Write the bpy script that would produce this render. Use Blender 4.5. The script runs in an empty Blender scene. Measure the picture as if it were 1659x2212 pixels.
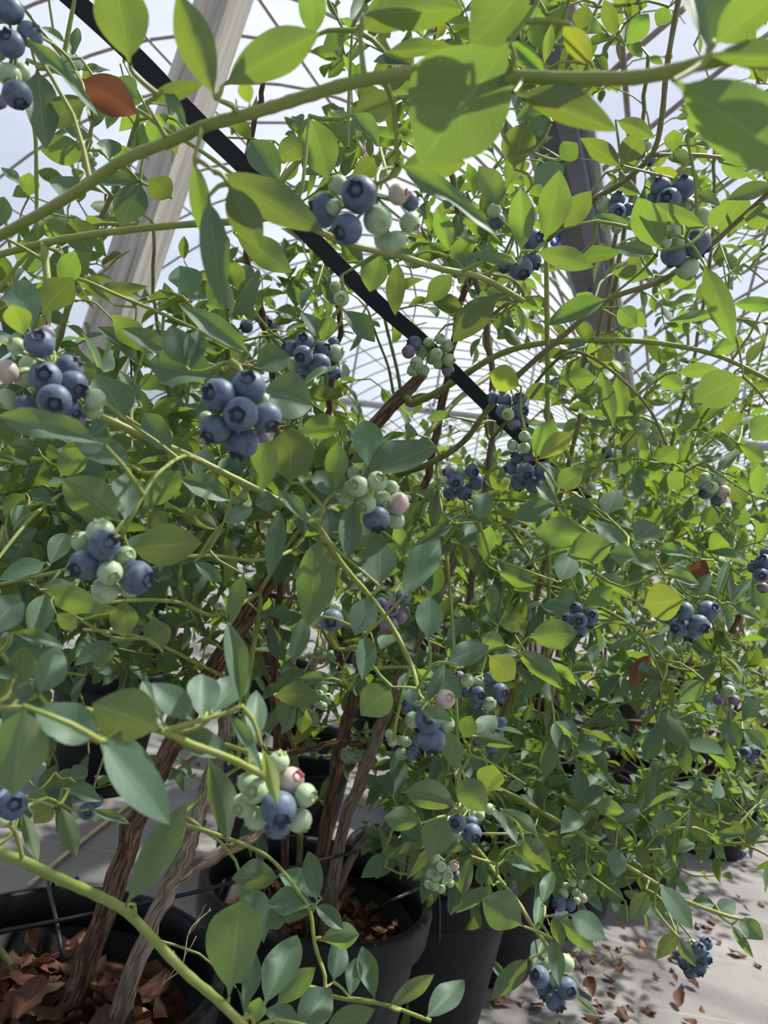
import bpy, math, random
import numpy as np
from mathutils import Matrix, Vector

rng = np.random.default_rng(11)
random.seed(11)
R_ = math.radians
scene = bpy.context.scene

# ------------------------------------------------------------------ camera
FPX, CX, CY = 1660.0, 829.5, 1106.0
ROLL, PITCH, HCAM = R_(10.0), R_(2.2), 0.955
CAM = np.array([0.0, 0.0, HCAM])
FWD = np.array([0.0, math.cos(PITCH), math.sin(PITCH)])
LAT = np.array([1.0, 0.0, 0.0])
UPV = np.cross(LAT, FWD)
CAMX = math.cos(ROLL) * LAT + math.sin(ROLL) * UPV
CAMY = -math.sin(ROLL) * LAT + math.cos(ROLL) * UPV
UP = np.array([0.0, 0.0, 1.0])

cam_data = bpy.data.cameras.new('camera')
cam = bpy.data.objects.new('camera', cam_data)
scene.collection.objects.link(cam)
m = Matrix.Identity(4)
for i in range(3):
    m[i][0], m[i][1], m[i][2], m[i][3] = CAMX[i], CAMY[i], -FWD[i], CAM[i]
cam.matrix_world = m
cam_data.sensor_fit = 'HORIZONTAL'
cam_data.sensor_width = 36.0
cam_data.lens = FPX * 36.0 / 1659.0
cam_data.clip_start = 0.02
cam_data.clip_end = 300
cam_data.dof.use_dof = True
cam_data.dof.focus_distance = 0.70
cam_data.dof.aperture_fstop = cam_data.lens / 2.3
scene.camera = cam

# ------------------------------------------------------------------ light
SUN_AZ, SUN_EL = 55.0, 64.0          # degrees to the right of the view, elevation
world = bpy.data.worlds.new('sky')
scene.world = world
world.use_nodes = True
wn = world.node_tree
bg = wn.nodes['Background']
sky = wn.nodes.new('ShaderNodeTexSky')
sky.sky_type = 'NISHITA'
sky.sun_disc = False
sky.sun_elevation = R_(SUN_EL)
sky.sun_rotation = R_(SUN_AZ)
sky.air_density = 1.0
sky.dust_density = 2.5
sky.ozone_density = 1.0
wn.links.new(sky.outputs['Color'], bg.inputs['Color'])
bg.inputs['Strength'].default_value = 0.122
sd = bpy.data.lights.new('sun', 'SUN')
sun = bpy.data.objects.new('sun', sd)
scene.collection.objects.link(sun)
sd.energy = 9.5
sd.angle = R_(1.4)
sd.color = (1.0, 0.95, 0.86)
sdir = Vector((math.sin(R_(SUN_AZ)) * math.cos(R_(SUN_EL)), math.cos(R_(SUN_AZ)) * math.cos(R_(SUN_EL)), math.sin(R_(SUN_EL))))
sun.rotation_euler = sdir.to_track_quat('Z', 'Y').to_euler()
sun.location = sdir * 20
vs = scene.view_settings
vs.view_transform = 'Standard'
vs.look = 'None'
vs.gamma = 1.0
vs.use_curve_mapping = False
vs.exposure = 0.22
scene.cycles.use_denoising = True
scene.cycles.max_bounces = 7
scene.cycles.diffuse_bounces = 3
scene.cycles.transmission_bounces = 6
scene.cycles.transparent_max_bounces = 12
scene.cycles.caustics_reflective = False
scene.cycles.caustics_refractive = False
scene.cycles.sample_clamp_indirect = 6.0
scene.cycles.use_adaptive_sampling = True
scene.cycles.adaptive_threshold = 0.06

# ------------------------------------------------------------------ geometry helpers
def P(x, y, d):
    return CAM + d * (FWD + (x - CX) / FPX * CAMX - (y - CY) / FPX * CAMY)

def RAY(x, y):
    return FWD + (x - CX) / FPX * CAMX - (y - CY) / FPX * CAMY

def ONZ(x, y, z=0.0):
    r = RAY(x, y)
    return CAM + r * ((z - HCAM) / r[2])

def PROJ(p):
    v = np.asarray(p, float) - CAM
    d = v @ FWD
    d = np.where(np.abs(d) < 1e-4, 1e-4, d)
    return CX + FPX * (v @ CAMX) / d, CY - FPX * (v @ CAMY) / d, d

def nrm(v):
    v = np.asarray(v, float)
    return v / max(np.linalg.norm(v), 1e-9)

def spline(pts, n):
    """Catmull-Rom through the control points; pts (k, m) -> (N, m)"""
    pts = np.asarray(pts, float)
    if len(pts) < 3:
        t = np.linspace(0, 1, n + 1)[:, None]
        return pts[0] * (1 - t) + pts[-1] * t
    ext = np.vstack([2 * pts[0] - pts[1], pts, 2 * pts[-1] - pts[-2]])
    out = []
    for i in range(1, len(ext) - 2):
        p0, p1, p2, p3 = ext[i - 1:i + 3]
        for k in range(n):
            t = k / n
            out.append(0.5 * ((2 * p1) + (-p0 + p2) * t + (2 * p0 - 5 * p1 + 4 * p2 - p3) * t * t + (-p0 + 3 * p1 - 3 * p2 + p3) * t ** 3))
    out.append(pts[-1])
    return np.array(out)

class MB:
    """collects geometry for one mesh"""
    def __init__(self):
        self.v, self.f, self.uv, self.mi, self.n = [], [], [], [], 0
    def add(self, v, f, uv=None, mi=0):
        v = np.asarray(v, float)
        self.v.append(v)
        for q, face in enumerate(f):
            self.f.append([a + self.n for a in face])
            self.mi.append(mi)
            self.uv.append(uv[q] if uv is not None else [(0, 0)] * len(face))
        self.n += len(v)
    def tube(self, pts, rad, sides=6, mi=0, jitter=0.0, cap=True):
        pts = np.asarray(pts, float)
        k = len(pts)
        rad = np.broadcast_to(np.asarray(rad, float), (k,))
        tan = np.gradient(pts, axis=0)
        t0 = nrm(tan[0])
        ref = np.array([1.0, 0, 0]) if abs(t0[0]) < 0.8 else np.array([0, 1.0, 0])
        nv = nrm(np.cross(t0, ref))
        rings, ln, uvv = [], 0.0, []
        ang = np.linspace(0, 2 * math.pi, sides, endpoint=False)
        for i in range(k):
            t = nrm(tan[i])
            nv = nrm(nv - t * (nv @ t))
            b = np.cross(t, nv)
            r = rad[i] * (1 + (rng.uniform(-jitter, jitter, sides) if jitter else 0))
            rings.append(pts[i] + (np.cos(ang) * r)[:, None] * nv + (np.sin(ang) * r)[:, None] * b)
            if i: ln += np.linalg.norm(pts[i] - pts[i - 1])
            uvv.append(ln)
        f, uv = [], []
        for i in range(k - 1):
            for s in range(sides):
                s2 = (s + 1) % sides
                f.append([i * sides + s, i * sides + s2, (i + 1) * sides + s2, (i + 1) * sides + s])
                u0, u1 = s / sides, (s + 1) / sides
                uv.append([(u0, uvv[i]), (u1, uvv[i]), (u1, uvv[i + 1]), (u0, uvv[i + 1])])
        if cap:
            f.append(list(range(sides))[::-1]); uv.append([(0, 0)] * sides)
            f.append([(k - 1) * sides + s for s in range(sides)]); uv.append([(0, 0)] * sides)
        self.add(np.vstack(rings), f, uv, mi)
    def box(self, c, ax, ay, az, hx, hy, hz, mi=0):
        c = np.asarray(c, float)
        v = [c + sx * hx * ax + sy * hy * ay + sz * hz * az for sx in (-1, 1) for sy in (-1, 1) for sz in (-1, 1)]
        self.add(v, [[0, 1, 3, 2], [4, 6, 7, 5], [0, 4, 5, 1], [2, 3, 7, 6], [0, 2, 6, 4], [1, 5, 7, 3]], None, mi)
    def lathe(self, prof, sides=48, c=(0, 0, 0), mi=0):
        c = np.asarray(c, float)
        a = np.linspace(0, 2 * math.pi, sides, endpoint=False)
        v = np.vstack([np.stack([r * np.cos(a), r * np.sin(a), np.full(sides, z)], 1) + c for r, z in prof])
        f = []
        for i in range(len(prof) - 1):
            for s in range(sides):
                s2 = (s + 1) % sides
                f.append([i * sides + s, i * sides + s2, (i + 1) * sides + s2, (i + 1) * sides + s])
        self.add(v, f, None, mi)
    def mesh(self, name, mats, smooth=True):
        me = bpy.data.meshes.new(name)
        v = np.vstack(self.v)
        me.from_pydata(v.tolist(), [], self.f)
        ul = me.uv_layers.new(name='uv')
        flat = np.array([c for face in self.uv for c in face], float).ravel()
        ul.data.foreach_set('uv', flat)
        me.polygons.foreach_set('material_index', self.mi)
        me.polygons.foreach_set('use_smooth', [smooth] * len(self.f))
        for mt in (mats if isinstance(mats, (list, tuple)) else [mats]):
            me.materials.append(mt)
        me.update()
        return me

def link(name, me, parent=None, mat=None):
    o = bpy.data.objects.new(name, me)
    scene.collection.objects.link(o)
    if parent is not None: o.parent = parent
    if mat is not None: o.matrix_basis = mat
    return o

def tag(o, label=None, cat=None, group=None, kind=None):
    if label: o['label'] = label
    if cat: o['category'] = cat
    if group: o['group'] = group
    if kind: o['kind'] = kind
    return o

def empty(name, loc, label, cat, group=None):
    o = bpy.data.objects.new(name, None)
    o.empty_display_size = 0.05
    scene.collection.objects.link(o)
    o.location = loc
    return tag(o, label, cat, group)

def under(o):
    """matrix that puts world-space geometry back in place under an Empty"""
    return Matrix.Translation(-Vector(o.location))

# ------------------------------------------------------------------ materials
def mat(name):
    mt = bpy.data.materials.new(name)
    mt.use_nodes = True
    nt = mt.node_tree
    return mt, nt, nt.nodes['Principled BSDF'], nt.nodes['Material Output']

def node(nt, typ, **kw):
    n = nt.nodes.new(typ)
    for k, v in kw.items():
        if k in n.inputs: n.inputs[k].default_value = v
        else: setattr(n, k, v)
    return n

def ramp(nt, fac, stops):
    r = nt.nodes.new('ShaderNodeValToRGB')
    el = r.color_ramp.elements
    while len(el) < len(stops): el.new(0.5)
    for e, (p, c) in zip(el, stops):
        e.position = p
        e.color = (*c, 1) if len(c) == 3 else c
    nt.links.new(fac, r.inputs['Fac'])
    return r.outputs['Color']

def math_(nt, op, a, b=None, clamp=False):
    n = nt.nodes.new('ShaderNodeMath')
    n.operation = op
    n.use_clamp = clamp
    for i, x in enumerate((a, b)):
        if x is None: continue
        if isinstance(x, (int, float)): n.inputs[i].default_value = x
        else: nt.links.new(x, n.inputs[i])
    return n.outputs[0]

def mixc(nt, fac, a, b, typ='MIX'):
    n = nt.nodes.new('ShaderNodeMix')
    n.data_type = 'RGBA'
    n.blend_type = typ
    for s, x in ((n.inputs[0], fac), (n.inputs[6], a), (n.inputs[7], b)):
        if isinstance(x, (int, float)): s.default_value = x
        elif isinstance(x, tuple): s.default_value = (*x, 1)
        else: nt.links.new(x, s)
    return n.outputs[2]

def rnd(nt):
    """one random number for each object and each loose piece of a mesh"""
    oi = nt.nodes.new('ShaderNodeObjectInfo')
    ge = nt.nodes.new('ShaderNodeNewGeometry')
    return math_(nt, 'FRACT', math_(nt, 'ADD', oi.outputs['Random'], ge.outputs['Random Per Island']))

def leaf_material(name, top, under_, trans, tfac=0.42, vein=1.25, rough=0.42, hue=None):
    mt, nt, bs, out = mat(name)
    L = nt.links
    uvn = nt.nodes.new('ShaderNodeUVMap'); uvn.uv_map = 'uv'
    sp = nt.nodes.new('ShaderNodeSeparateXYZ'); L.new(uvn.outputs[0], sp.inputs[0])
    u, v = sp.outputs[0], sp.outputs[1]
    av = math_(nt, 'ABSOLUTE', math_(nt, 'SUBTRACT', v, 0.5))
    mid = math_(nt, 'LESS_THAN', av, 0.022)
    ph = math_(nt, 'SUBTRACT', math_(nt, 'MULTIPLY', u, 7.0), math_(nt, 'MULTIPLY', math_(nt, 'POWER', av, 0.8), 4.5))
    tri = math_(nt, 'ABSOLUTE', math_(nt, 'SUBTRACT', math_(nt, 'FRACT', ph), 0.5))
    side = math_(nt, 'LESS_THAN', tri, 0.045)
    nz = node(nt, 'ShaderNodeTexVoronoi', feature='DISTANCE_TO_EDGE', Scale=22.0)
    L.new(uvn.outputs[0], nz.inputs['Vector'])
    net = math_(nt, 'MULTIPLY', math_(nt, 'LESS_THAN', nz.outputs['Distance'], 0.05), 0.35)
    veins = math_(nt, 'MAXIMUM', math_(nt, 'MAXIMUM', mid, math_(nt, 'MULTIPLY', side, 0.6)), net)
    r = rnd(nt)
    geo = nt.nodes.new('ShaderNodeNewGeometry')
    a = mixc(nt, r, tuple(x * 0.78 for x in top), tuple(x * 1.22 for x in top))
    b = mixc(nt, r, tuple(x * 0.82 for x in under_), tuple(x * 1.18 for x in under_))
    col = mixc(nt, geo.outputs['Backfacing'], a, b)
    blot = node(nt, 'ShaderNodeTexNoise', Scale=5.0, Detail=3.0)
    L.new(uvn.outputs[0], blot.inputs['Vector'])
    col = mixc(nt, math_(nt, 'MULTIPLY', blot.outputs['Fac'], 0.35), col, tuple(x * 0.6 for x in top))
    col = mixc(nt, math_(nt, 'MULTIPLY', veins, 0.45), col, tuple(min(1, x * 1.9) for x in under_))
    L.new(col, bs.inputs['Base Color'])
    bs.inputs['Roughness'].default_value = rough
    bs.inputs['Specular IOR Level'].default_value = 0.38
    tr = nt.nodes.new('ShaderNodeBsdfTranslucent')
    h = nt.nodes.new('ShaderNodeHueSaturation')
    tcol = mixc(nt, math_(nt, 'MULTIPLY', veins, 0.4), trans, tuple(min(1, x * vein) for x in trans))
    L.new(tcol, h.inputs['Color'])
    L.new(math_(nt, 'ADD', 0.485, math_(nt, 'MULTIPLY', r, 0.03)), h.inputs['Hue'])
    L.new(math_(nt, 'ADD', 0.75, math_(nt, 'MULTIPLY', r, 0.45)), h.inputs['Value'])
    L.new(h.outputs[0], tr.inputs['Color'])
    bump = node(nt, 'ShaderNodeBump', Strength=0.25, Distance=0.0006)
    bump.invert = True
    L.new(veins, bump.inputs['Height'])
    L.new(bump.outputs[0], bs.inputs['Normal'])
    mx = nt.nodes.new('ShaderNodeMixShader')
    mx.inputs[0].default_value = tfac
    L.new(bs.outputs[0], mx.inputs[1]); L.new(tr.outputs[0], mx.inputs[2])
    L.new(mx.outputs[0], out.inputs['Surface'])
    return mt

M = {}
M['leaf'] = leaf_material('blueberry_leaf', (0.11, 0.195, 0.155), (0.15, 0.20, 0.125), (0.225, 0.335, 0.026), 0.42, 1.25, 0.5)
M['leaf_yellow'] = leaf_material('young_yellow_leaf', (0.20, 0.27, 0.07), (0.27, 0.33, 0.13), (0.34, 0.43, 0.025), 0.42)
M['leaf_red'] = leaf_material('reddened_leaf', (0.15, 0.062, 0.038), (0.18, 0.085, 0.05), (0.24, 0.08, 0.03), 0.33)
M['leaf_dead'] = leaf_material('dead_brown_leaf', (0.105, 0.046, 0.03), (0.15, 0.072, 0.046), (0.28, 0.09, 0.03), 0.12, rough=0.7)
M['leaf_tan'] = leaf_material('dead_tan_leaf', (0.36, 0.21, 0.12), (0.40, 0.26, 0.16), (0.4, 0.2, 0.08), 0.15, rough=0.7)

def berry_material(name, c1, c2, bloom, amt=0.5, rough=0.5):
    mt, nt, bs, out = mat(name)
    tc = nt.nodes.new('ShaderNodeTexCoord')
    oi = nt.nodes.new('ShaderNodeObjectInfo')
    off = nt.nodes.new('ShaderNodeVectorMath'); off.operation = 'ADD'
    nt.links.new(tc.outputs['Object'], off.inputs[0])
    nt.links.new(oi.outputs['Random'], off.inputs[1])
    n1 = node(nt, 'ShaderNodeTexNoise', Scale=1.6, Detail=4.0, Roughness=0.6)
    nt.links.new(off.outputs[0], n1.inputs['Vector'])
    base = mixc(nt, oi.outputs['Random'], c1, c2)
    f = math_(nt, 'MULTIPLY', ramp(nt, n1.outputs['Fac'], [(0.3, (0, 0, 0)), (0.65, (1, 1, 1))]), amt)
    col = mixc(nt, f, base, bloom)
    nt.links.new(col, bs.inputs['Base Color'])
    bs.inputs['Roughness'].default_value = rough
    bs.inputs['Specular IOR Level'].default_value = 0.35
    bs.inputs['Sheen Weight'].default_value = 0.25
    bs.inputs['Sheen Roughness'].default_value = 0.4
    bs.inputs['Sheen Tint'].default_value = (*bloom, 1)
    return mt

M['B'] = berry_material('ripe_berry', (0.05, 0.075, 0.125), (0.065, 0.095, 0.155), (0.17, 0.225, 0.31), 0.75)
M['G'] = berry_material('green_berry', (0.30, 0.44, 0.22), (0.36, 0.48, 0.27), (0.47, 0.57, 0.42), 0.6, 0.4)
M['P'] = berry_material('purple_berry', (0.14, 0.12, 0.20), (0.20, 0.15, 0.22), (0.28, 0.27, 0.36), 0.6)
M['W'] = berry_material('blushing_berry', (0.45, 0.40, 0.33), (0.50, 0.38, 0.36), (0.60, 0.55, 0.50), 0.6, 0.4)

def plain(name, col, rough=0.6, spec=0.4, metal=0.0, noise=None):
    mt, nt, bs, out = mat(name)
    bs.inputs['Base Color'].default_value = (*col, 1)
    bs.inputs['Roughness'].default_value = rough
    bs.inputs['Specular IOR Level'].default_value = spec
    bs.inputs['Metallic'].default_value = metal
    if noise:
        sc, c2, lo, hi = noise
        tc = nt.nodes.new('ShaderNodeTexCoord')
        n1 = node(nt, 'ShaderNodeTexNoise', Scale=sc, Detail=5.0, Roughness=0.65)
        nt.links.new(tc.outputs['Object'], n1.inputs['Vector'])
        f = ramp(nt, n1.outputs['Fac'], [(lo, (0, 0, 0)), (hi, (1, 1, 1))])
        nt.links.new(mixc(nt, f, col, c2), bs.inputs['Base Color'])
    return mt

M['calyx_blue'] = plain('ripe_calyx', (0.03, 0.036, 0.058), 0.7)
M['calyx_green'] = plain('green_calyx', (0.24, 0.30, 0.13), 0.6, noise=(160.0, (0.34, 0.30, 0.14), 0.45, 0.65))
M['calyx_red'] = plain('red_calyx', (0.30, 0.10, 0.10), 0.6)
M['calyx_tan'] = plain('blushing_calyx', (0.36, 0.27, 0.16), 0.6)
M['twig'] = plain('green_twig', (0.20, 0.27, 0.055), 0.45, 0.4, noise=(35.0, (0.29, 0.31, 0.09), 0.4, 0.65))
M['twig_dark'] = plain('brownish_green_twig', (0.15, 0.16, 0.05), 0.5, 0.35, noise=(40.0, (0.24, 0.22, 0.10), 0.4, 0.65))

def bark_material(name, c1, c2, c3, sx=9.0, sy=26.0, strength=0.9):
    mt, nt, bs, out = mat(name)
    uvn = nt.nodes.new('ShaderNodeUVMap'); uvn.uv_map = 'uv'
    sp = nt.nodes.new('ShaderNodeSeparateXYZ'); nt.links.new(uvn.outputs[0], sp.inputs[0])
    # a round coordinate, so that the bark has no seam
    a = math_(nt, 'MULTIPLY', sp.outputs[0], 2 * math.pi)
    cb = nt.nodes.new('ShaderNodeCombineXYZ')
    nt.links.new(math_(nt, 'MULTIPLY', math_(nt, 'COSINE', a), sx / 6.28), cb.inputs[0])
    nt.links.new(math_(nt, 'MULTIPLY', math_(nt, 'SINE', a), sx / 6.28), cb.inputs[1])
    nt.links.new(math_(nt, 'MULTIPLY', sp.outputs[1], sy), cb.inputs[2])
    n1 = node(nt, 'ShaderNodeTexNoise', Scale=2.2, Detail=7.0, Roughness=0.62, Distortion=0.3)
    nt.links.new(cb.outputs[0], n1.inputs['Vector'])
    col = ramp(nt, n1.outputs['Fac'], [(0.36, c1), (0.50, c2), (0.58, c3), (0.66, c2)])
    nt.links.new(col, bs.inputs['Base Color'])
    bs.inputs['Roughness'].default_value = 0.8
    bs.inputs['Specular IOR Level'].default_value = 0.25
    bp = node(nt, 'ShaderNodeBump', Strength=strength, Distance=0.004)
    nt.links.new(n1.outputs['Fac'], bp.inputs['Height'])
    nt.links.new(bp.outputs[0], bs.inputs['Normal'])
    return mt

M['bark'] = bark_material('red_brown_bark', (0.045, 0.023, 0.016), (0.125, 0.066, 0.043), (0.30, 0.21, 0.14), 11.0, 15.0)
M['bark_grey'] = bark_material('grey_brown_bark', (0.11, 0.08, 0.058), (0.26, 0.20, 0.15), (0.44, 0.37, 0.30), 11.0, 17.0)
M['pot'] = plain('black_plastic', (0.004, 0.005, 0.007), 0.5, 0.28, noise=(30.0, (0.009, 0.0105, 0.013), 0.45, 0.75))
M['black'] = plain('black_rubber', (0.012, 0.013, 0.018), 0.45, 0.5)
M['strap'] = plain('black_webbing', (0.012, 0.015, 0.026), 0.6, 0.4)
M['soil'] = plain('dark_bark_soil', (0.035, 0.018, 0.012), 0.95, 0.2, noise=(60.0, (0.11, 0.05, 0.03), 0.4, 0.7))
M['bamboo'] = plain('pale_cane', (0.46, 0.38, 0.25), 0.5, 0.4, noise=(25.0, (0.30, 0.22, 0.12), 0.5, 0.75))
M['steel'] = plain('galvanised_steel', (0.40, 0.42, 0.45), 0.45, 0.5, 0.5, noise=(6.0, (0.30, 0.31, 0.33), 0.4, 0.7))
M['gutter'] = plain('dark_zinc_gutter', (0.06, 0.07, 0.088), 0.5, 0.5, 0.2, noise=(4.0, (0.10, 0.115, 0.14), 0.4, 0.7))
M['pipe'] = plain('roof_pipe', (0.24, 0.20, 0.17), 0.55, 0.4, 0.2, noise=(3.0, (0.32, 0.30, 0.28), 0.4, 0.7))
M['tagwhite'] = plain('white_tag', (0.75, 0.78, 0.80), 0.4)
M['tagblue'] = plain('blue_print', (0.10, 0.42, 0.70), 0.4)
M['clip'] = plain('blue_plastic', (0.01, 0.12, 0.85), 0.4)

def post_material():
    mt, nt, bs, out = mat('weathered_post')
    tc = nt.nodes.new('ShaderNodeTexCoord')
    mp = nt.nodes.new('ShaderNodeMapping'); mp.inputs['Scale'].default_value = (30, 30, 1.4)
    nt.links.new(tc.outputs['Object'], mp.inputs[0])
    n1 = node(nt, 'ShaderNodeTexNoise', Scale=1.5, Detail=6.0, Roughness=0.6)
    nt.links.new(mp.outputs[0], n1.inputs['Vector'])
    n2 = node(nt, 'ShaderNodeTexNoise', Scale=2.5, Detail=4.0)
    nt.links.new(mp.outputs[0], n2.inputs['Vector'])
    c = ramp(nt, n1.outputs['Fac'], [(0.3, (0.34, 0.31, 0.28)), (0.5, (0.52, 0.49, 0.46)), (0.7, (0.66, 0.63, 0.60))])
    f = ramp(nt, n2.outputs['Fac'], [(0.56, (0, 0, 0)), (0.72, (0.7, 0.7, 0.7))])
    nt.links.new(mixc(nt, f, c, (0.24, 0.13, 0.075)), bs.inputs['Base Color'])
    bs.inputs['Roughness'].default_value = 0.75
    bp = node(nt, 'ShaderNodeBump', Strength=0.3, Distance=0.003)
    nt.links.new(n1.outputs['Fac'], bp.inputs['Height']); nt.links.new(bp.outputs[0], bs.inputs['Normal'])
    return mt
M['post'] = post_material()

def film_material():
    mt, nt, bs, out = mat('greenhouse_film')
    nt.nodes.remove(bs)
    tc = nt.nodes.new('ShaderNodeTexCoord')
    n1 = node(nt, 'ShaderNodeTexNoise', Scale=0.9, Detail=5.0, Roughness=0.6)
    nt.links.new(tc.outputs['Object'], n1.inputs['Vector'])
    tr = nt.nodes.new('ShaderNodeBsdfTransparent'); tr.inputs[0].default_value = (0.98, 0.98, 0.98, 1)
    tl = nt.nodes.new('ShaderNodeBsdfTranslucent'); tl.inputs[0].default_value = (0.84, 0.85, 0.88, 1)
    df = nt.nodes.new('ShaderNodeBsdfDiffuse'); df.inputs[0].default_value = (0.80, 0.82, 0.86, 1)
    m1 = nt.nodes.new('ShaderNodeMixShader'); m1.inputs[0].default_value = 0.35
    nt.links.new(tl.outputs[0], m1.inputs[1]); nt.links.new(df.outputs[0], m1.inputs[2])
    m2 = nt.nodes.new('ShaderNodeMixShader')
    nt.links.new(math_(nt, 'ADD', 0.22, math_(nt, 'MULTIPLY', n1.outputs['Fac'], 0.22)), m2.inputs[0])
    nt.links.new(tr.outputs[0], m2.inputs[1]); nt.links.new(m1.outputs[0], m2.inputs[2])
    nt.links.new(m2.outputs[0], out.inputs['Surface'])
    return mt
M['film'] = film_material()

def floor_material():
    mt, nt, bs, out = mat('grey_weed_mat')
    tc = nt.nodes.new('ShaderNodeTexCoord')
    n1 = node(nt, 'ShaderNodeTexNoise', Scale=2.2, Detail=7.0, Roughness=0.65)
    n2 = node(nt, 'ShaderNodeTexNoise', Scale=14.0, Detail=6.0, Roughness=0.6)
    nt.links.new(tc.outputs['Object'], n1.inputs['Vector']); nt.links.new(tc.outputs['Object'], n2.inputs['Vector'])
    c = ramp(nt, n1.outputs['Fac'], [(0.3, (0.13, 0.128, 0.128)), (0.55, (0.19, 0.187, 0.186)), (0.75, (0.26, 0.253, 0.248))])
    f = ramp(nt, n2.outputs['Fac'], [(0.52, (0, 0, 0)), (0.75, (0.6, 0.6, 0.6))])
    c = mixc(nt, f, c, (0.13, 0.10, 0.085))
    # woven tape and the sewn marking lines
    sp = nt.nodes.new('ShaderNodeSeparateXYZ'); nt.links.new(tc.outputs['Object'], sp.inputs[0])
    wv = math_(nt, 'MULTIPLY', math_(nt, 'SINE', math_(nt, 'MULTIPLY', sp.outputs[0], 900)), math_(nt, 'SINE', math_(nt, 'MULTIPLY', sp.outputs[1], 900)))
    ln = math_(nt, 'LESS_THAN', math_(nt, 'FRACT', math_(nt, 'MULTIPLY', sp.outputs[1], 3.3)), 0.012)
    c = mixc(nt, math_(nt, 'MULTIPLY', ln, 0.35), c, (0.42, 0.42, 0.42))
    nt.links.new(c, bs.inputs['Base Color'])
    bs.inputs['Roughness'].default_value = 0.62
    bp = node(nt, 'ShaderNodeBump', Strength=0.25, Distance=0.002)
    nt.links.new(math_(nt, 'ADD', wv, math_(nt, 'MULTIPLY', n2.outputs['Fac'], 3.0)), bp.inputs['Height'])
    nt.links.new(bp.outputs[0], bs.inputs['Normal'])
    return mt
M['floor'] = floor_material()

# ------------------------------------------------------------------ the greenhouse
TH = R_(20.8)
AX = np.array([math.sin(TH), math.cos(TH), 0.0])      # along the house
CR = np.array([math.cos(TH), -math.sin(TH), 0.0])     # across, to the right
ZG = 2.55                                             # gutter height
CG = -0.645                                           # across-position of the gutter
BAY, RISE = 6.4, 1.75
A0, A1 = -5.0, 26.0

def G(a, c, z):
    return a * AX + c * CR + z * UP

mb = MB()
g0 = [G(a, c, 0.0) for a, c in ((-9, -10), (34, -10), (34, 10), (-9, 10))]
nx, ny = 60, 40
vv = []
for i in range(nx + 1):
    for j in range(ny + 1):
        p = G(-9 + 43 * i / nx, -10 + 20 * j / ny, 0)
        vv.append(p)
ff = [[i * (ny + 1) + j, i * (ny + 1) + j + 1, (i + 1) * (ny + 1) + j + 1, (i + 1) * (ny + 1) + j] for i in range(nx) for j in range(ny)]
ff = [f[::-1] for f in ff]
mb.add(vv, ff)
tag(link('floor', mb.mesh('floor', M['floor'])), 'grey woven weed mat covering the greenhouse floor', kind='structure')

def arch(c0, a, n=20):
    t = np.linspace(-1, 1, n + 1)
    return np.array([G(a, c0 + s * BAY / 2, ZG + RISE * (1 - abs(s) ** 2.1)) for s in t])

HOOP = 0.55
for bi, c0 in enumerate((CG - BAY / 2, CG + BAY / 2)):
    mb = MB()
    aa = np.arange(A0, A1 + 0.01, HOOP)
    rows = [arch(c0, a) + UP * 0.022 for a in aa]
    n = len(rows[0])
    v = np.vstack(rows)
    f = [[i * n + j, i * n + j + 1, (i + 1) * n + j + 1, (i + 1) * n + j] for i in range(len(rows) - 1) for j in range(n - 1)]
    mb.add(v, f)
    ce = tag(link('ceiling', mb.mesh('ceiling_film', M['film'])), ['milky plastic film over the arched bay left of the gutter', 'milky plastic film over the arched bay right of the gutter'][bi], kind='structure')
    hb = MB(); hb.tube(arch(c0, 0.0, 24), 0.0125, 6)
    hme = hb.mesh('hoop', M['pipe'])
    for a in aa:
        link('hoop', hme, ce, Matrix.Translation(Vector(AX * a)))
    for s in (-0.93, -0.72, -0.42, -0.08, 0.3, 0.62, 0.88):
        pb = MB()
        z = ZG + RISE * (1 - abs(s) ** 2.1) - 0.02
        pb.tube([G(A0, c0 + s * BAY / 2, z), G((A0 + A1) / 2, c0 + s * BAY / 2, z), G(A1, c0 + s * BAY / 2, z)], 0.0125, 6)
        link('purlin', pb.mesh('purlin', M['pipe']), ce)
    # end wall film above and below the gutter line
    eb = MB()
    ar = arch(c0, A1)
    base = [G(A1, c0 - BAY / 2, 0), G(A1, c0 + BAY / 2, 0)]
    eb.add(np.vstack([base, ar]), [[0, 1] + list(range(len(ar) + 1, 1, -1))])
    tag(link('wall_end', eb.mesh('end_film', M['film'], False)), kind='structure')
    # tie beams across the bay
    for a in (8.3, 14.5, 21.0):
        tb = MB()
        tb.tube([G(a, c0 - BAY / 2, ZG - 0.02), G(a, c0, ZG - 0.02), G(a, c0 + BAY / 2, ZG - 0.02)], 0.045, 8)
        for k in range(1, 6):
            s = -1 + k / 3.0
            tb.tube([G(a, c0 + s * BAY / 2, ZG), G(a, c0 + s * BAY / 2, ZG + RISE * (1 - abs(s) ** 2.1))], 0.016, 6)
        link('tie_beam', tb.mesh('tie_beam', M['steel']), ce)
# side walls
for nm, c in (('wall_left', CG - BAY), ('wall_right', CG + BAY)):
    sb = MB()
    q = [G(A0, c, 0), G(A1, c, 0), G(A1, c, ZG), G(A0, c, ZG)]
    sb.add(q, [[0, 1, 2, 3]])
    w = tag(link(nm, sb.mesh(nm, M['film'], False)), kind='structure')
    pm = MB(); pm.tube([np.zeros(3), UP * ZG], 0.022, 8)
    pme = pm.mesh('side_post', M['pipe'])
    for a in np.arange(A0, A1, 2.2):
        link('side_post', pme, w, Matrix.Translation(Vector(G(a, c * 0.998, 0))))

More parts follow.
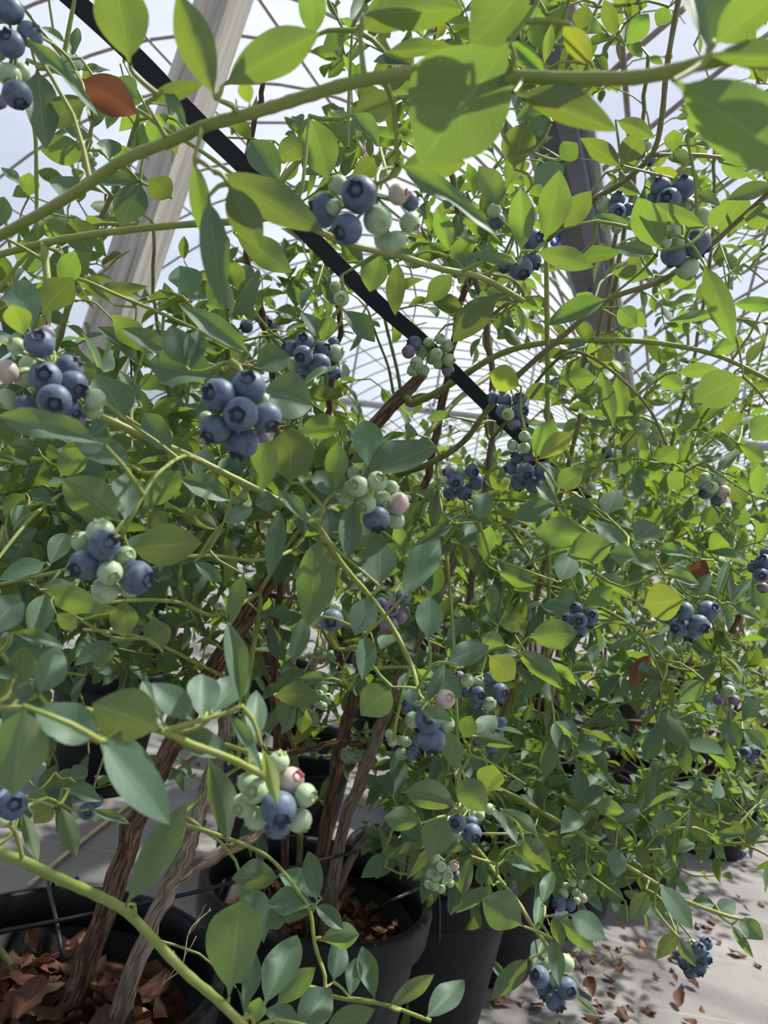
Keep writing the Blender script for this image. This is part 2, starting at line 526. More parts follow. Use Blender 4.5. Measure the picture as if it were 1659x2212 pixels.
# the gutter over the row: a deep folded channel with lips and a side rail
gt = empty('roof_gutter', Vector(G(0, CG, ZG)), 'dark zinc roof gutter running overhead from the top into the distance', 'gutter')
def bar(name, pts_cz, mtl):
    b = MB()
    k = len(pts_cz)
    v = [G(A0, CG + c, ZG + z) for c, z in pts_cz] + [G(A1, CG + c, ZG + z) for c, z in pts_cz]
    f = [[i, (i + 1) % k, k + (i + 1) % k, k + i] for i in range(k)]
    f += [list(range(k))[::-1], [k + i for i in range(k)]]
    b.add(v, f)
    return link(name, b.mesh(name, mtl, False), gt, under(gt))
bar('channel', [(-.10, .03), (-.10, -.02), (-.055, -.075), (.055, -.075), (.10, -.02), (.10, .03), (.094, .03), (.094, -.017), (.052, -.069), (-.052, -.069), (-.094, -.017), (-.094, .03)], M['gutter'])
bar('side_lip', [(-.125, .028), (-.10, .028), (-.10, .044), (-.125, .044)], M['steel'])
bar('side_lip', [(.10, .028), (.125, .028), (.125, .044), (.10, .044)], M['steel'])
bar('wire_rail', [(.15, -.05), (.172, -.05), (.172, -.028), (.15, -.028)], M['steel'])
for a in np.arange(3.2, 24, 3.1):
    b = MB(); b.tube([G(a, CG, 0), G(a, CG, ZG - .07)], .03, 10)
    if a > 12: link('column', b.mesh('column', M['steel']), gt, under(gt))

# leaning pale post
pA, pB = P(505, -60, 1.85), P(-110, 1740, 1.85)
pB = pB + (pB - pA) * ((0 - pB[2]) / (pB[2] - pA[2]))
ext = nrm(pA - pB)
pA = pA + ext * 0.55
mb = MB()
ln = np.linalg.norm(pA - pB)
def rbox(mb, hx, hy, l, bev):
    prof = [(hx - bev, -hy), (hx, -hy + bev), (hx, hy - bev), (hx - bev, hy), (-hx + bev, hy), (-hx, hy - bev), (-hx, -hy + bev), (-hx + bev, -hy)]
    zs = np.linspace(0, l, 9)
    v = [(x, y, z) for z in zs for x, y in prof]
    f = [[i * 8 + s, i * 8 + (s + 1) % 8, (i + 1) * 8 + (s + 1) % 8, (i + 1) * 8 + s] for i in range(8) for s in range(8)]
    f += [list(range(8))[::-1], [64 + s for s in range(8)]]
    mb.add(v, f)
rbox(mb, 0.052, 0.045, ln, 0.006)
rot = Vector(ext).to_track_quat('Z', 'Y').to_matrix().to_4x4()
po = link('greenhouse_post', mb.mesh('greenhouse_post', M['post'], False), None, Matrix.Translation(Vector(pB)) @ rot)
tag(po, 'thick pale weathered post leaning up through the foliage at the left', 'post')

# black webbing strap
def strap(name, pts, width, thick, mtl):
    c = spline([P(*p) for p in pts], 8)
    v, f = [], []
    for i, p in enumerate(c):
        t = nrm(c[min(i + 1, len(c) - 1)] - c[max(i - 1, 0)])
        view = nrm(p - CAM)
        s = nrm(np.cross(t, view + 0.25 * UP))
        w = nrm(np.cross(s, t))
        v += [p + s * width / 2 + w * thick / 2, p - s * width / 2 + w * thick / 2, p - s * width / 2 - w * thick / 2, p + s * width / 2 - w * thick / 2]
    k = len(c)
    for i in range(k - 1):
        for s in range(4):
            f.append([i * 4 + s, i * 4 + (s + 1) % 4, i * 4 + 4 + (s + 1) % 4, i * 4 + 4 + s])
    f += [[3, 2, 1, 0], [4 * k - 4, 4 * k - 3, 4 * k - 2, 4 * k - 1]]
    b = MB(); b.add(v, f)
    return link(name, b.mesh(name, mtl, False))
tag(strap('webbing_strap', [(30, -110, .72), (160, 0, .73), (300, 130, .75), (420, 255, .77), (540, 372, .80), (640, 480, .84), (800, 640, .90), (920, 745, .96), (1040, 862, 1.04), (1120, 940, 1.1), (1300, 1110, 1.3)], .0185, .0022, M['strap']),
    'flat black webbing strap stretched diagonally across the bush', 'strap')

def hose(name, pts, r, label, cat, mtl, sides=8):
    b = MB(); b.tube(spline(pts, 6), r, sides)
    return tag(link(name, b.mesh(name, mtl)), label, cat)
hose('support_line', [P(-120, 1105, 1.25), P(0, 1132, 1.25), P(160, 1172, 1.3), P(320, 1215, 1.35), P(460, 1250, 1.4), P(610, 1290, 1.45), P(760, 1330, 1.5)], .0062,
     'black support line crossing behind the left berry cluster', 'cord', M['black'])
# ---- pots
RIMZ, RPOT = 0.40, 0.18
def on_rim(px, py):
    return ONZ(px, py, RIMZ)
POTS = []
def pot(px, py, label, r=RPOT, rimz=RIMZ, world=None, soil=0.10, group=None):
    c = np.array(world, float) if world is not None else ONZ(px, py, rimz)
    c = np.array([c[0], c[1], 0.0])
    e = empty('plant_pot', Vector(c), label, 'pot', group)
    key = (round(r, 3), round(rimz, 3))
    if key not in pot_mesh:
        b = MB()
        rb = r * 0.78
        b.lathe([(0.0, .004), (rb - .01, .004), (rb, .0), (rb + .004, .012), (r * .965, rimz - .055), (r * .965 - .005, rimz - .05), (rb - .004, .012), (0.0, .011)], 48)
        bm = b.mesh('pot_body', M['pot'])
        b = MB()
        b.lathe([(r * .962, rimz - .062), (r + .002, rimz - .060), (r + .006, rimz - .05), (r + .008, rimz - .012), (r + .006, rimz - .002), (r - .002, rimz), (r - .008, rimz - .004), (r * .95, rimz - .03), (r * .94, rimz - .062), (r * .962, rimz - .062)], 48)
        rm = b.mesh('pot_rim', M['pot'])
        b = MB()
        n, ri = 26, r * .93
        vv, ff = [(0, 0, 0)], []
        for i in range(1, n + 1):
            for s in range(36):
                a = s / 36 * 2 * math.pi
                q = ri * i / n
                vv.append((q * math.cos(a), q * math.sin(a), (0.012 * (1 - (i / n) ** 2)) + rng.normal(0, .003)))
        for s in range(36):
            ff.append([0, 1 + s, 1 + (s + 1) % 36])
        for i in range(n - 1):
            for s in range(36):
                a, b2 = 1 + i * 36 + s, 1 + i * 36 + (s + 1) % 36
                ff.append([a, a + 36, b2 + 36, b2])
        b.add(vv, ff)
        pot_mesh[key] = (bm, rm, b.mesh('pot_soil', M['soil']))
    bm, rm, sm = pot_mesh[key]
    link('body', bm, e); link('rim', rm, e)
    link('soil', sm, e, Matrix.Translation((0, 0, rimz - soil)) @ Matrix.Diagonal((1 - soil * .28, 1 - soil * .28, 1, 1)))
    POTS.append((c, r, rimz, rimz - soil))
    return c
pot_mesh = {}

# ------------------------------------------------------------------ what was measured on the photograph
# leaves: base x y, tip x y, width, distance (cm), look (r upper side, t underside against the light, y yellowish, R red)
LEAVES = {
(0, 0): """560 275 490 -130 215 33 t;928 425 765 -40 150 33 t;958 372 1385 125 190 33 t;1350 165 1350 -110 110 36 t;1540 135 1900 -60 190 35 t
630 445 885 350 80 35 t;712 375 800 545 55 35 r;925 742 1398 978 150 34 t;985 795 1125 1075 130 34 t;838 690 890 1045 85 34 t;900 850 955 1305 115 34 r
160 295 195 610 145 50 r;372 420 178 545 130 50 t;342 342 594 486 150 55 R;115 165 412 442 72 38 r;372 662 173 640 125 70 t;396 607 274 545 50 70 r
395 562 420 440 80 70 r;470 692 470 598 100 70 r;665 642 685 488 88 70 t;742 858 645 765 112 70 t;612 790 515 968 140 70 r;608 788 418 785 72 71 r
105 815 8 708 38 80 r;125 850 130 738 82 80 t;302 882 262 736 118 70 r;-30 1000 18 848 95 50 r;188 948 284 1035 82 80 t;298 938 394 1088 122 70 t
130 1018 132 1184 132 70 t;268 1242 328 1076 100 60 t;178 1352 318 1186 130 50 t;132 1432 70 1196 150 45 r;105 1452 55 1312 112 42 y;825 1292 776 1146 128 70 r
368 1278 642 1234 62 80 t;490 1318 232 1118 42 70 t;1193 692 1316 606 102 75 t;1335 500 1420 768 142 50 t;1212 792 1076 588 125 60 r;1008 1008 1274 1170 112 60 t
795 1126 795 1018 42 100 t;1642 1088 1598 1262 112 60 t;1522 118 1388 228 72 60 t;1720 420 1515 502 132 50 r;1642 642 1526 488 72 45 r;1080 452 1046 346 62 35 y
1500 640 1420 470 60 60 t;20 880 -60 940 70 60 t;310 250 330 110 60 80 r;260 280 360 250 90 70 r;500 330 590 420 80 70 r;340 300 480 300 40 75 r;1090 600 1000 500 60 80 t""",
(830, 0): """545 188 145 700 425 30 t;-95 65 345 35 185 33 t;645 -90 365 205 235 32 t;560 400 1012 560 150 30 t;0 222 340 212 82 36 t;538 178 695 315 72 33 r
902 292 776 108 112 33 y;1402 222 1325 -100 195 27 r;1420 192 1725 -45 165 26 t;1400 242 1850 262 125 26 t;1248 348 1810 720 300 25 t;692 222 648 66 102 60 t
722 192 772 16 92 60 t;690 276 726 98 42 50 t;1040 197 1148 56 86 60 t;1000 162 948 -14 72 60 t;1026 722 848 594 92 60 t;1030 716 1108 572 97 60 t
1000 518 1168 594 76 60 t;1250 656 1250 552 78 60 t;560 732 602 526 132 60 t;520 902 406 700 102 60 r;590 1092 595 802 107 50 t;695 1042 762 732 127 50 t
775 987 893 822 102 55 t;640 802 782 696 92 60 r;1192 1082 1096 850 152 50 t;1240 772 1374 800 122 60 r;1330 682 1222 680 62 60 r;1308 600 1574 628 54 50 r
1392 982 1126 872 72 50 t;1090 992 884 908 46 55 r;285 1086 226 902 82 60 t;280 1112 398 1036 77 60 t;650 1086 908 1144 92 50 t;818 1120 1024 1088 72 60 t
1176 1102 982 1056 77 60 r;572 1142 366 1082 52 50 r;296 1184 188 1304 86 65 t;492 1268 296 1479 122 60 t;968 1290 697 1402 87 65 r;1380 1138 1512 1480 112 55 t
1450 1012 1564 826 142 70 t;1690 960 1552 930 102 60 t;1682 798 1482 854 72 60 r;1340 830 1452 897 62 60 r;60 1128 40 1354 77 60 t;760 692 834 616 92 70 t
1400 992 1478 872 62 50 t;722 530 606 562 82 60 r;58 708 494 972 92 36 r;60 722 356 696 132 40 t;1060 20 1130 -60 90 70 t;880 20 840 130 80 75 t;1230 30 1180 110 80 70 t
1400 560 1310 500 90 80 t;1390 545 1480 470 90 80 t;1600 640 1520 560 80 80 t;1450 700 1560 760 70 80 t;600 640 530 800 80 65 t;640 660 680 560 70 60 r
1100 1090 1060 1180 60 70 t;1160 1190 980 1170 70 70 t;1240 1180 1350 1240 80 70 t;900 1330 830 1260 80 80 t;1010 1330 1090 1400 90 75 t;1050 1420 1120 1350 80 80 t;700 60 560 90 90 70 t""",
(0, 640): """1082 252 772 16 92 50 r;732 242 526 136 82 45 r;800 302 738 122 137 42 r;816 322 862 132 92 42 r;952 360 636 286 152 45 r;1128 400 1364 462 182 42 r
1098 302 1254 258 132 45 r;1072 300 926 352 82 45 r;540 537 426 320 172 45 r;602 302 426 102 72 60 r;622 242 486 76 112 60 t;452 642 -6 502 92 36 r
568 732 316 597 122 40 r;742 682 602 480 107 50 r;598 402 694 342 67 70 t;522 977 266 785 172 42 t;540 972 562 732 132 42 r;618 912 784 746 122 50 t
1002 887 782 772 97 60 r;558 1092 868 1058 167 42 t;952 1012 766 916 72 60 t;958 982 1094 906 67 70 r;1150 608 1130 838 112 40 t;1250 812 1262 556 182 50 t
1288 592 1498 538 102 55 t;1590 742 1580 526 132 50 r;1440 852 1462 616 92 50 t;1466 862 1368 746 152 50 r;1332 987 1202 832 62 45 r;1202 880 1102 892 92 50 r
1380 1032 1340 1414 162 50 t;1602 1298 1538 1458 112 50 r;1640 1252 1640 1036 142 50 r;168 1268 458 1352 107 50 t;200 1278 148 1484 112 55 r;202 1148 -4 1222 82 60 r
168 1256 348 1238 47 60 r;240 1368 332 1434 72 50 y;348 1396 514 1348 62 55 t;540 1482 530 1306 112 55 t;-60 1480 82 1276 152 36 r;214 1167 292 1006 92 60 r
838 1148 964 1232 57 60 r;1050 1198 998 1404 72 60 t;1210 918 1168 1204 82 60 r;1532 878 1498 1134 92 50 r;1400 908 1432 1034 62 60 r;610 482 518 306 62 60 r
182 692 32 638 92 80 t;110 638 268 692 62 80 t;258 782 364 646 112 70 t;1478 58 1624 194 77 70 r;1288 392 1504 268 42 55 r;1440 80 1390 190 70 60 t;1400 190 1300 60 70 70 r
60 1010 110 900 90 70 r;110 850 20 940 90 75 t;40 1080 160 1000 70 75 r;230 900 130 840 60 70 r;640 930 720 1000 80 65 t;330 350 420 290 80 60 t;900 130 970 60 70 75 t;980 60 890 30 60 75 t""",
(830, 640): """-100 782 228 638 152 50 r;658 712 812 586 77 65 y;650 702 734 526 102 70 t;598 432 734 388 67 80 t;592 390 456 328 112 70 y;740 852 720 722 72 65 r
748 832 856 742 92 65 t;752 907 657 812 47 60 r;775 888 924 917 37 60 r;962 947 1004 826 97 65 r;897 1030 646 1010 127 60 t;997 1068 794 1112 132 58 t
968 1110 1084 1120 82 60 r;1047 1092 906 956 72 60 r;1078 1062 1184 972 112 65 r;1163 1088 1344 1127 52 65 r;1302 1308 1124 1332 152 60 y;1387 1128 1338 1228 77 90 R
1350 1302 1408 1190 57 65 r;1438 1312 1487 1126 42 65 r;1503 1327 1588 1216 42 65 r;1478 1323 1634 1392 52 65 r;1302 1282 1268 1146 82 65 r;1208 1198 1364 1242 47 65 r
488 1188 648 1247 72 75 t;493 1422 628 1398 77 70 t;623 1472 838 1453 122 65 t;430 1142 452 980 77 75 t;408 972 442 841 77 70 r;78 1302 244 1046 117 55 r
758 1237 814 1096 102 70 r;837 1288 746 1302 82 75 r;863 1352 988 1256 82 75 t;918 1198 1074 1292 62 75 t;922 350 751 362 82 75 t;935 312 962 221 72 75 y
940 318 987 564 72 75 t;1002 340 1040 510 72 77 t;1263 332 1454 308 62 75 t;1552 348 1331 454 152 70 t;1292 402 1186 336 82 80 t;1398 252 1524 203 62 90 t
1472 68 1231 107 42 70 t;1498 34 1704 40 62 65 t;1692 518 1586 620 130 70 t;307 983 112 1094 52 70 r;240 818 214 1024 57 75 t;1468 592 1534 486 72 90 t
1528 638 1644 714 62 90 t;1610 872 1622 716 72 85 t;1438 762 1534 646 52 85 r;752 898 551 958 87 70 r;1182 1192 1056 1076 72 70 r;190 1484 200 1286 112 60 r;460 1394 470 1236 57 70 t
1120 440 1060 510 80 85 t;1340 480 1310 590 70 85 t;1100 700 1010 760 80 90 t;1180 720 1270 660 80 90 t;1300 760 1230 830 80 90 t;1560 900 1500 820 80 95 t;1500 980 1580 930 80 95 t;1420 900 1400 1000 80 95 t""",
(0, 1300): """1042 462 986 76 92 33 r;1100 612 1112 361 87 36 r;875 515 880 290 135 35 r;838 515 660 340 125 34 r;916 485 1066 284 125 36 r;694 552 398 425 225 31 t
702 522 617 336 102 34 r;430 600 150 455 185 29 r;168 402 264 186 132 33 r;100 382 100 191 112 36 t;112 442 78 316 82 33 r;222 482 91 406 92 33 r
100 448 58 820 255 28 t;438 598 742 945 170 30 r;420 560 700 810 150 33 r;728 570 998 662 120 36 r;48 128 284 197 62 34 r;978 478 1134 744 62 33 r
1130 618 1202 864 57 34 y;898 668 987 1044 112 42 t;543 1312 812 861 132 43 t;990 1705 1035 1252 225 42 t;702 217 658 66 112 60 t
482 168 321 268 72 60 r;484 170 420 280 72 60 t;1178 405 1389 400 97 60 t;1320 458 1372 544 52 65 t;1482 345 1291 318 47 65 r;1320 58 1268 264 72 55 r
1582 138 1568 334 82 55 r;1692 368 1560 484 142 55 t;1207 1190 1001 1190 122 60 t;1362 1305 1156 1300 107 60 r;1370 1302 1333 1071 77 60 r;1392 1280 1206 1156 102 62 r
1358 1308 1484 1414 72 60 r;1242 1338 1146 1404 82 62 t;1352 1338 1186 1372 62 61 r;1138 1752 1284 1436 142 50 r;1188 1747 1374 1566 92 55 t;1378 1460 1554 1438 102 60 t
1440 1642 1472 1441 87 60 r;1510 1712 1537 1536 67 60 r;1620 1722 1563 1481 82 60 r;1060 1782 1087 1546 52 50 r;1098 1832 1122 1696 72 45 t;1278 1862 1434 1666 142 50 r
1138 1758 1304 1834 92 48 r;1398 1852 1624 1756 112 42 t;90 898 167 1118 62 50 t;260 878 332 1099 82 55 t;242 888 146 954 72 60 y;110 848 218 862 92 65 t
112 852 190 932 60 66 r;238 738 354 794 92 70 t;268 808 444 857 52 60 r;383 898 564 953 42 60 r;-4 938 54 964 62 45 t;300 760 380 720 70 70 r;330 780 420 840 50 70 r;60 330 20 430 90 38 t""",
(830, 1300): """317 880 88 813 122 55 t;313 768 444 904 122 55 t;440 832 472 701 112 57 y;152 960 -4 928 97 58 t;270 928 188 1094 132 60 t;602 1402 426 1276 162 55 t
467 1228 308 1344 62 58 t;375 1098 338 1274 57 60 t;627 1538 464 1719 92 58 t;640 1582 692 1446 77 58 r;720 1453 757 1659 67 56 r;755 1368 914 1504 82 58 t
800 1348 959 1444 102 57 r;725 1358 772 1484 57 58 t;680 1312 727 1161 62 60 r;660 1432 672 1261 47 60 r;598 1018 719 1159 92 60 t;553 1068 694 1164 62 62 t
503 1098 659 1168 47 60 r;577 1052 503 881 52 60 r;498 893 664 1004 52 60 t;818 1698 919 1789 27 60 t;18 1747 219 1608 77 50 t;178 1802 349 1626 112 50 r
1188 1218 1339 1409 82 65 r;1438 1347 1519 1291 82 80 r;1432 1310 1331 1293 57 80 r;1528 1368 1639 1459 72 80 r;1498 1393 1594 1539 37 80 t;1272 1428 1181 1534 72 75 t
1268 1448 1344 1574 52 70 t;1142 1248 1066 1369 77 75 t;1128 1298 1214 1374 72 80 r;1000 1058 1010 1184 82 80 r;903 885 1039 902 77 80 t;1008 952 1104 878 72 80 r
818 640 944 642 57 80 r;1152 223 1068 359 82 85 R;807 327 728 238 37 90 R;563 203 774 374 82 65 t;363 580 564 622 62 60 t;340 592 382 486 77 60 t
398 582 484 478 87 60 r;268 548 322 724 82 55 t;158 470 296 512 62 45 r;120 442 110 371 67 47 r;178 442 264 266 52 47 r;448 228 564 334 112 60 y
268 262 459 178 102 55 r;193 278 334 414 92 60 r;527 190 416 148 72 65 t;592 240 476 208 47 65 r;1382 338 1278 434 92 80 t;1470 508 1532 624 82 90 r
1548 553 1654 634 72 90 r;612 790 531 797 47 70 r;1040 1290 960 1250 60 85 r;1050 1380 980 1290 50 85 r;900 1190 880 1280 60 85 t;870 1110 850 1200 60 85 t;1180 1000 1200 880 40 80 r;1250 980 1200 900 60 85 r
1420 1010 1560 1000 40 85 r;1560 1050 1620 980 60 90 r;1320 900 1310 1010 30 80 r;1480 960 1560 1000 60 90 t;640 1000 570 1110 60 75 r;1080 1060 1150 1130 60 85 t"""}

# berries: x y radius colour, nearest first; each cluster starts with its distance in cm
CLUSTERS = [
((0, 0), 43, "75 410 62 B;45 190 60 B;35 40 65 B;130 150 55 B;40 325 50 G;90 310 40 G;-10 220 40 G;0 440 30 P"),
((0, 0), 80, "380 670 20 G;400 700 20 G;370 715 18 G;410 660 18 G;395 735 18 G"),
((0, 0), 36, "1550 840 80 B;1500 990 68 B;1445 895 35 G;1632 950 64 G;1400 910 73 B;1460 800 45 G;1718 840 46 W;1770 870 44 B;1706 1050 54 G;1770 962 46 G;1660 1040 44 G"),
((830, 0), 55, "1230 865 52 B;1295 810 52 B;1195 810 45 B;1165 860 32 B;1310 900 45 G;1375 935 40 G;1250 1000 32 G;1215 1050 26 G;1270 1045 28 G;1250 1100 55 B;1350 1050 62 B;1310 1160 50 G"),
((830, 0), 75, "1005 915 38 B;1010 860 32 B;1055 905 28 B;950 880 35 G;960 970 28 G;1005 985 24 G;920 945 22 G;1055 960 24 G"),
((830, 0), 62, "590 1160 52 B;640 1035 50 B;640 1130 40 B;520 1150 32 B;475 910 32 G;485 955 38 B"),
((830, 0), 90, "1100 660 30 B;1130 630 28 G;1150 690 24 B"),
((0, 640), 39, "235 450 72 B;195 350 70 B;170 205 65 B;315 385 65 B;300 310 60 B;70 215 38 G;30 325 52 W;110 350 46 G;130 300 46 G;110 470 46 B;310 490 46 B;30 445 46 G;410 445 48 G;400 490 45 G;200 160 36 P;330 540 40 P"),
((0, 640), 36, "1040 510 75 B;945 430 75 B;1075 390 75 B;1150 525 68 B;930 575 68 B;1045 630 75 B;1140 450 34 G;890 530 34 G;1130 600 36 P"),
((0, 640), 65, "1310 255 44 B;1380 295 50 B;1395 230 40 B;1315 195 42 B;1255 225 38 B;1320 325 45 B;1450 245 38 G;1270 295 35 G;1440 200 26 B;1445 330 30 B"),
((0, 640), 115, "1065 130 30 B;1150 115 34 B;1175 135 28 P;1120 90 26 P"),
((0, 640), 38, "450 1075 68 B;475 1195 55 G;365 1160 68 B;590 1215 75 B;435 1020 62 G;355 1060 46 G;545 1120 42 G;455 1270 60 G;560 1260 46 G"),
((0, 640), 50, "1545 820 48 G;1630 800 46 G;1600 750 40 G;1500 855 50 G;1580 895 46 G;1625 960 60 B;1535 765 36 G;1655 880 40 G;1720 895 50 W;1712 970 38 G;1690 830 36 G"),
((0, 640), 110, "1020 885 20 G;1050 870 22 G;985 915 20 G;1000 985 22 G;1040 990 22 G;935 950 22 P;960 905 20 G"),
((0, 640), 60, "1435 1400 50 B;1370 1395 42 G;1450 1345 28 G"),
((0, 640), 75, "1690 1350 35 P;1740 1300 35 B;1680 1420 40 P;1725 1390 36 P;1645 1335 34 B"),
((0, 640), 100, "190 605 18 G;230 615 20 G"),
((0, 640), 60, "1475 10 34 G;1450 -40 26 G"),
((830, 640), 86, "140 290 30 G;225 250 28 G;105 240 30 P;130 205 34 B;160 240 28 G;240 185 24 G;275 215 26 G;280 275 28 G;235 290 26 G;275 320 28 P;190 200 22 G;170 320 26 G;125 320 28 G;255 230 24 G;205 270 26 G"),
((830, 640), 75, "535 510 28 G;515 500 36 B;590 495 36 B;585 445 32 B;560 552 30 P;600 545 28 B;520 450 32 B;475 440 30 B"),
((830, 640), 70, "612 760 40 B;685 755 42 B;605 655 26 G;605 605 25 G;640 630 24 G;555 645 25 G;630 705 32 P;575 695 30 B;550 740 32 B;645 810 40 B;585 800 40 B"),
((830, 640), 75, "310 800 35 B;380 755 33 B;400 800 38 B;345 845 38 B;285 850 32 B;255 800 25 G;280 765 30 P;335 755 24 G"),
((830, 640), 90, "1130 550 28 G;1105 575 26 G;1175 560 26 G;1185 600 26 G;1165 625 22 G;1220 585 24 G;1140 600 24 G;1205 620 22 G;1190 575 22 G"),
((830, 640), 120, "960 670 22 B;975 695 22 B;940 690 18 G"),
((830, 640), 90, "1415 825 28 G;1385 785 26 G;1450 785 26 G;1465 845 30 W;1385 850 28 B;1440 880 28 B;1425 865 20 G;1455 805 26 G;1365 810 24 G"),
((830, 640), 76, "845 1400 34 B;800 1395 31 B;895 1380 31 B;845 1445 31 B;830 1350 29 B;870 1340 22 B;885 1410 26 B"),
((830, 640), 63, "1360 1420 46 B;1295 1360 42 B;1400 1360 46 B;1275 1430 42 B;1320 1450 42 B;1245 1390 36 B"),
((830, 640), 80, "1630 1205 32 B;1640 1150 38 B;1610 1225 22 G;1635 1258 25 P;1600 1170 30 B;1655 1110 30 B"),
((830, 640), 110, "620 1090 22 G;590 1120 22 G;625 1160 22 B;600 1080 18 G;560 1110 20 G"),
((830, 640), 110, "895 820 20 G;880 840 20 G;860 835 18 P;1150 360 20 G;1130 340 20 G"),
((0, 1300), 36, "1205 895 78 B;1100 810 62 G;1050 880 52 G;1320 835 50 G;1295 945 54 G;1260 770 56 W;1205 690 46 G;1105 935 52 G;1200 965 60 B;1105 700 50 G;1060 780 40 G"),
((0, 1300), 42, "55 880 62 B;-10 860 56 B;0 935 42 G"),
((0, 1300), 80, "375 905 35 B;415 860 30 B;330 915 24 G;415 925 24 G"),
((0, 1300), 100, "1415 415 22 G;1380 400 20 G;1400 375 20 G;1375 440 20 G;1395 450 20 G"),
((0, 1300), 120, "1515 665 20 G;1490 650 18 G;1540 655 18 G;1500 685 18 G;1530 685 18 G;1550 675 16 G;1485 670 16 G;1515 640 16 G"),
((0, 1300), 170, "1400 240 16 G;1370 220 16 G;1340 235 16 G;1430 225 16 G;1385 255 16 G;1420 250 16 G;1355 255 14 G;1440 245 14 G;1400 205 14 G;1310 240 14 G"),
((830, 1300), 47, "190 510 58 B;205 595 62 B;265 420 42 W;125 510 36 G;270 530 36 G;115 450 38 B;160 460 32 G"),
((830, 1300), 80, "35 605 22 G;95 605 24 G;125 655 31 B;65 600 22 G;75 655 28 G;130 615 22 B;20 570 20 G"),
((830, 1300), 72, "500 390 40 B;410 400 36 B;360 340 31 G;410 345 27 G;465 330 31 B;455 440 31 G;400 435 30 B;360 390 26 B;325 320 22 P"),
((830, 1300), 77, "500 515 30 B;490 580 28 B;465 630 28 B;410 605 26 B"),
((830, 1300), 62, "315 955 40 B;380 1000 42 B;380 955 31 B;310 1005 33 G;360 905 36 G;325 890 24 G;410 920 26 G;455 895 24 G;270 950 31 W"),
((830, 1300), 75, "275 1185 25 G;245 1145 23 G;270 1160 22 G;220 1110 22 G;300 1140 24 W;225 1185 22 G;200 1175 21 G;215 1225 24 G;245 1240 20 G;315 1185 23 B;255 1205 22 G;190 1220 20 G;285 1215 19 G"),
((830, 1300), 85, "755 1305 32 B;800 1310 27 B;775 1260 23 G;830 1255 20 G;815 1215 17 G;850 1220 18 G;830 1290 18 G;860 1280 20 W;785 1230 18 G"),
((830, 1300), 60, "790 1670 45 B;670 1620 45 B;740 1725 44 B;745 1635 33 G;720 1570 42 G;785 1560 38 G;700 1680 40 B;680 1555 29 G"),
((830, 1300), 85, "1360 1500 30 B;1390 1475 28 B;1390 1540 28 B;1360 1585 30 B;1355 1540 22 G;1330 1480 22 G;1300 1560 32 B;1290 1530 30 B;1320 1600 27 B;1265 1515 22 P"),
((830, 1300), 90, "1490 385 26 G;1515 425 23 P;1445 425 24 P;1470 415 20 G;1490 362 20 P;1470 390 20 G;1482 452 20 G"),
((830, 1300), 100, "1560 650 25 B;1600 650 28 B;1585 680 23 P;1575 630 22 B"),
((830, 1300), 120, "1590 875 18 B;1605 890 15 B;1575 885 14 B;1550 1085 16 B;1540 1100 14 B"),
]

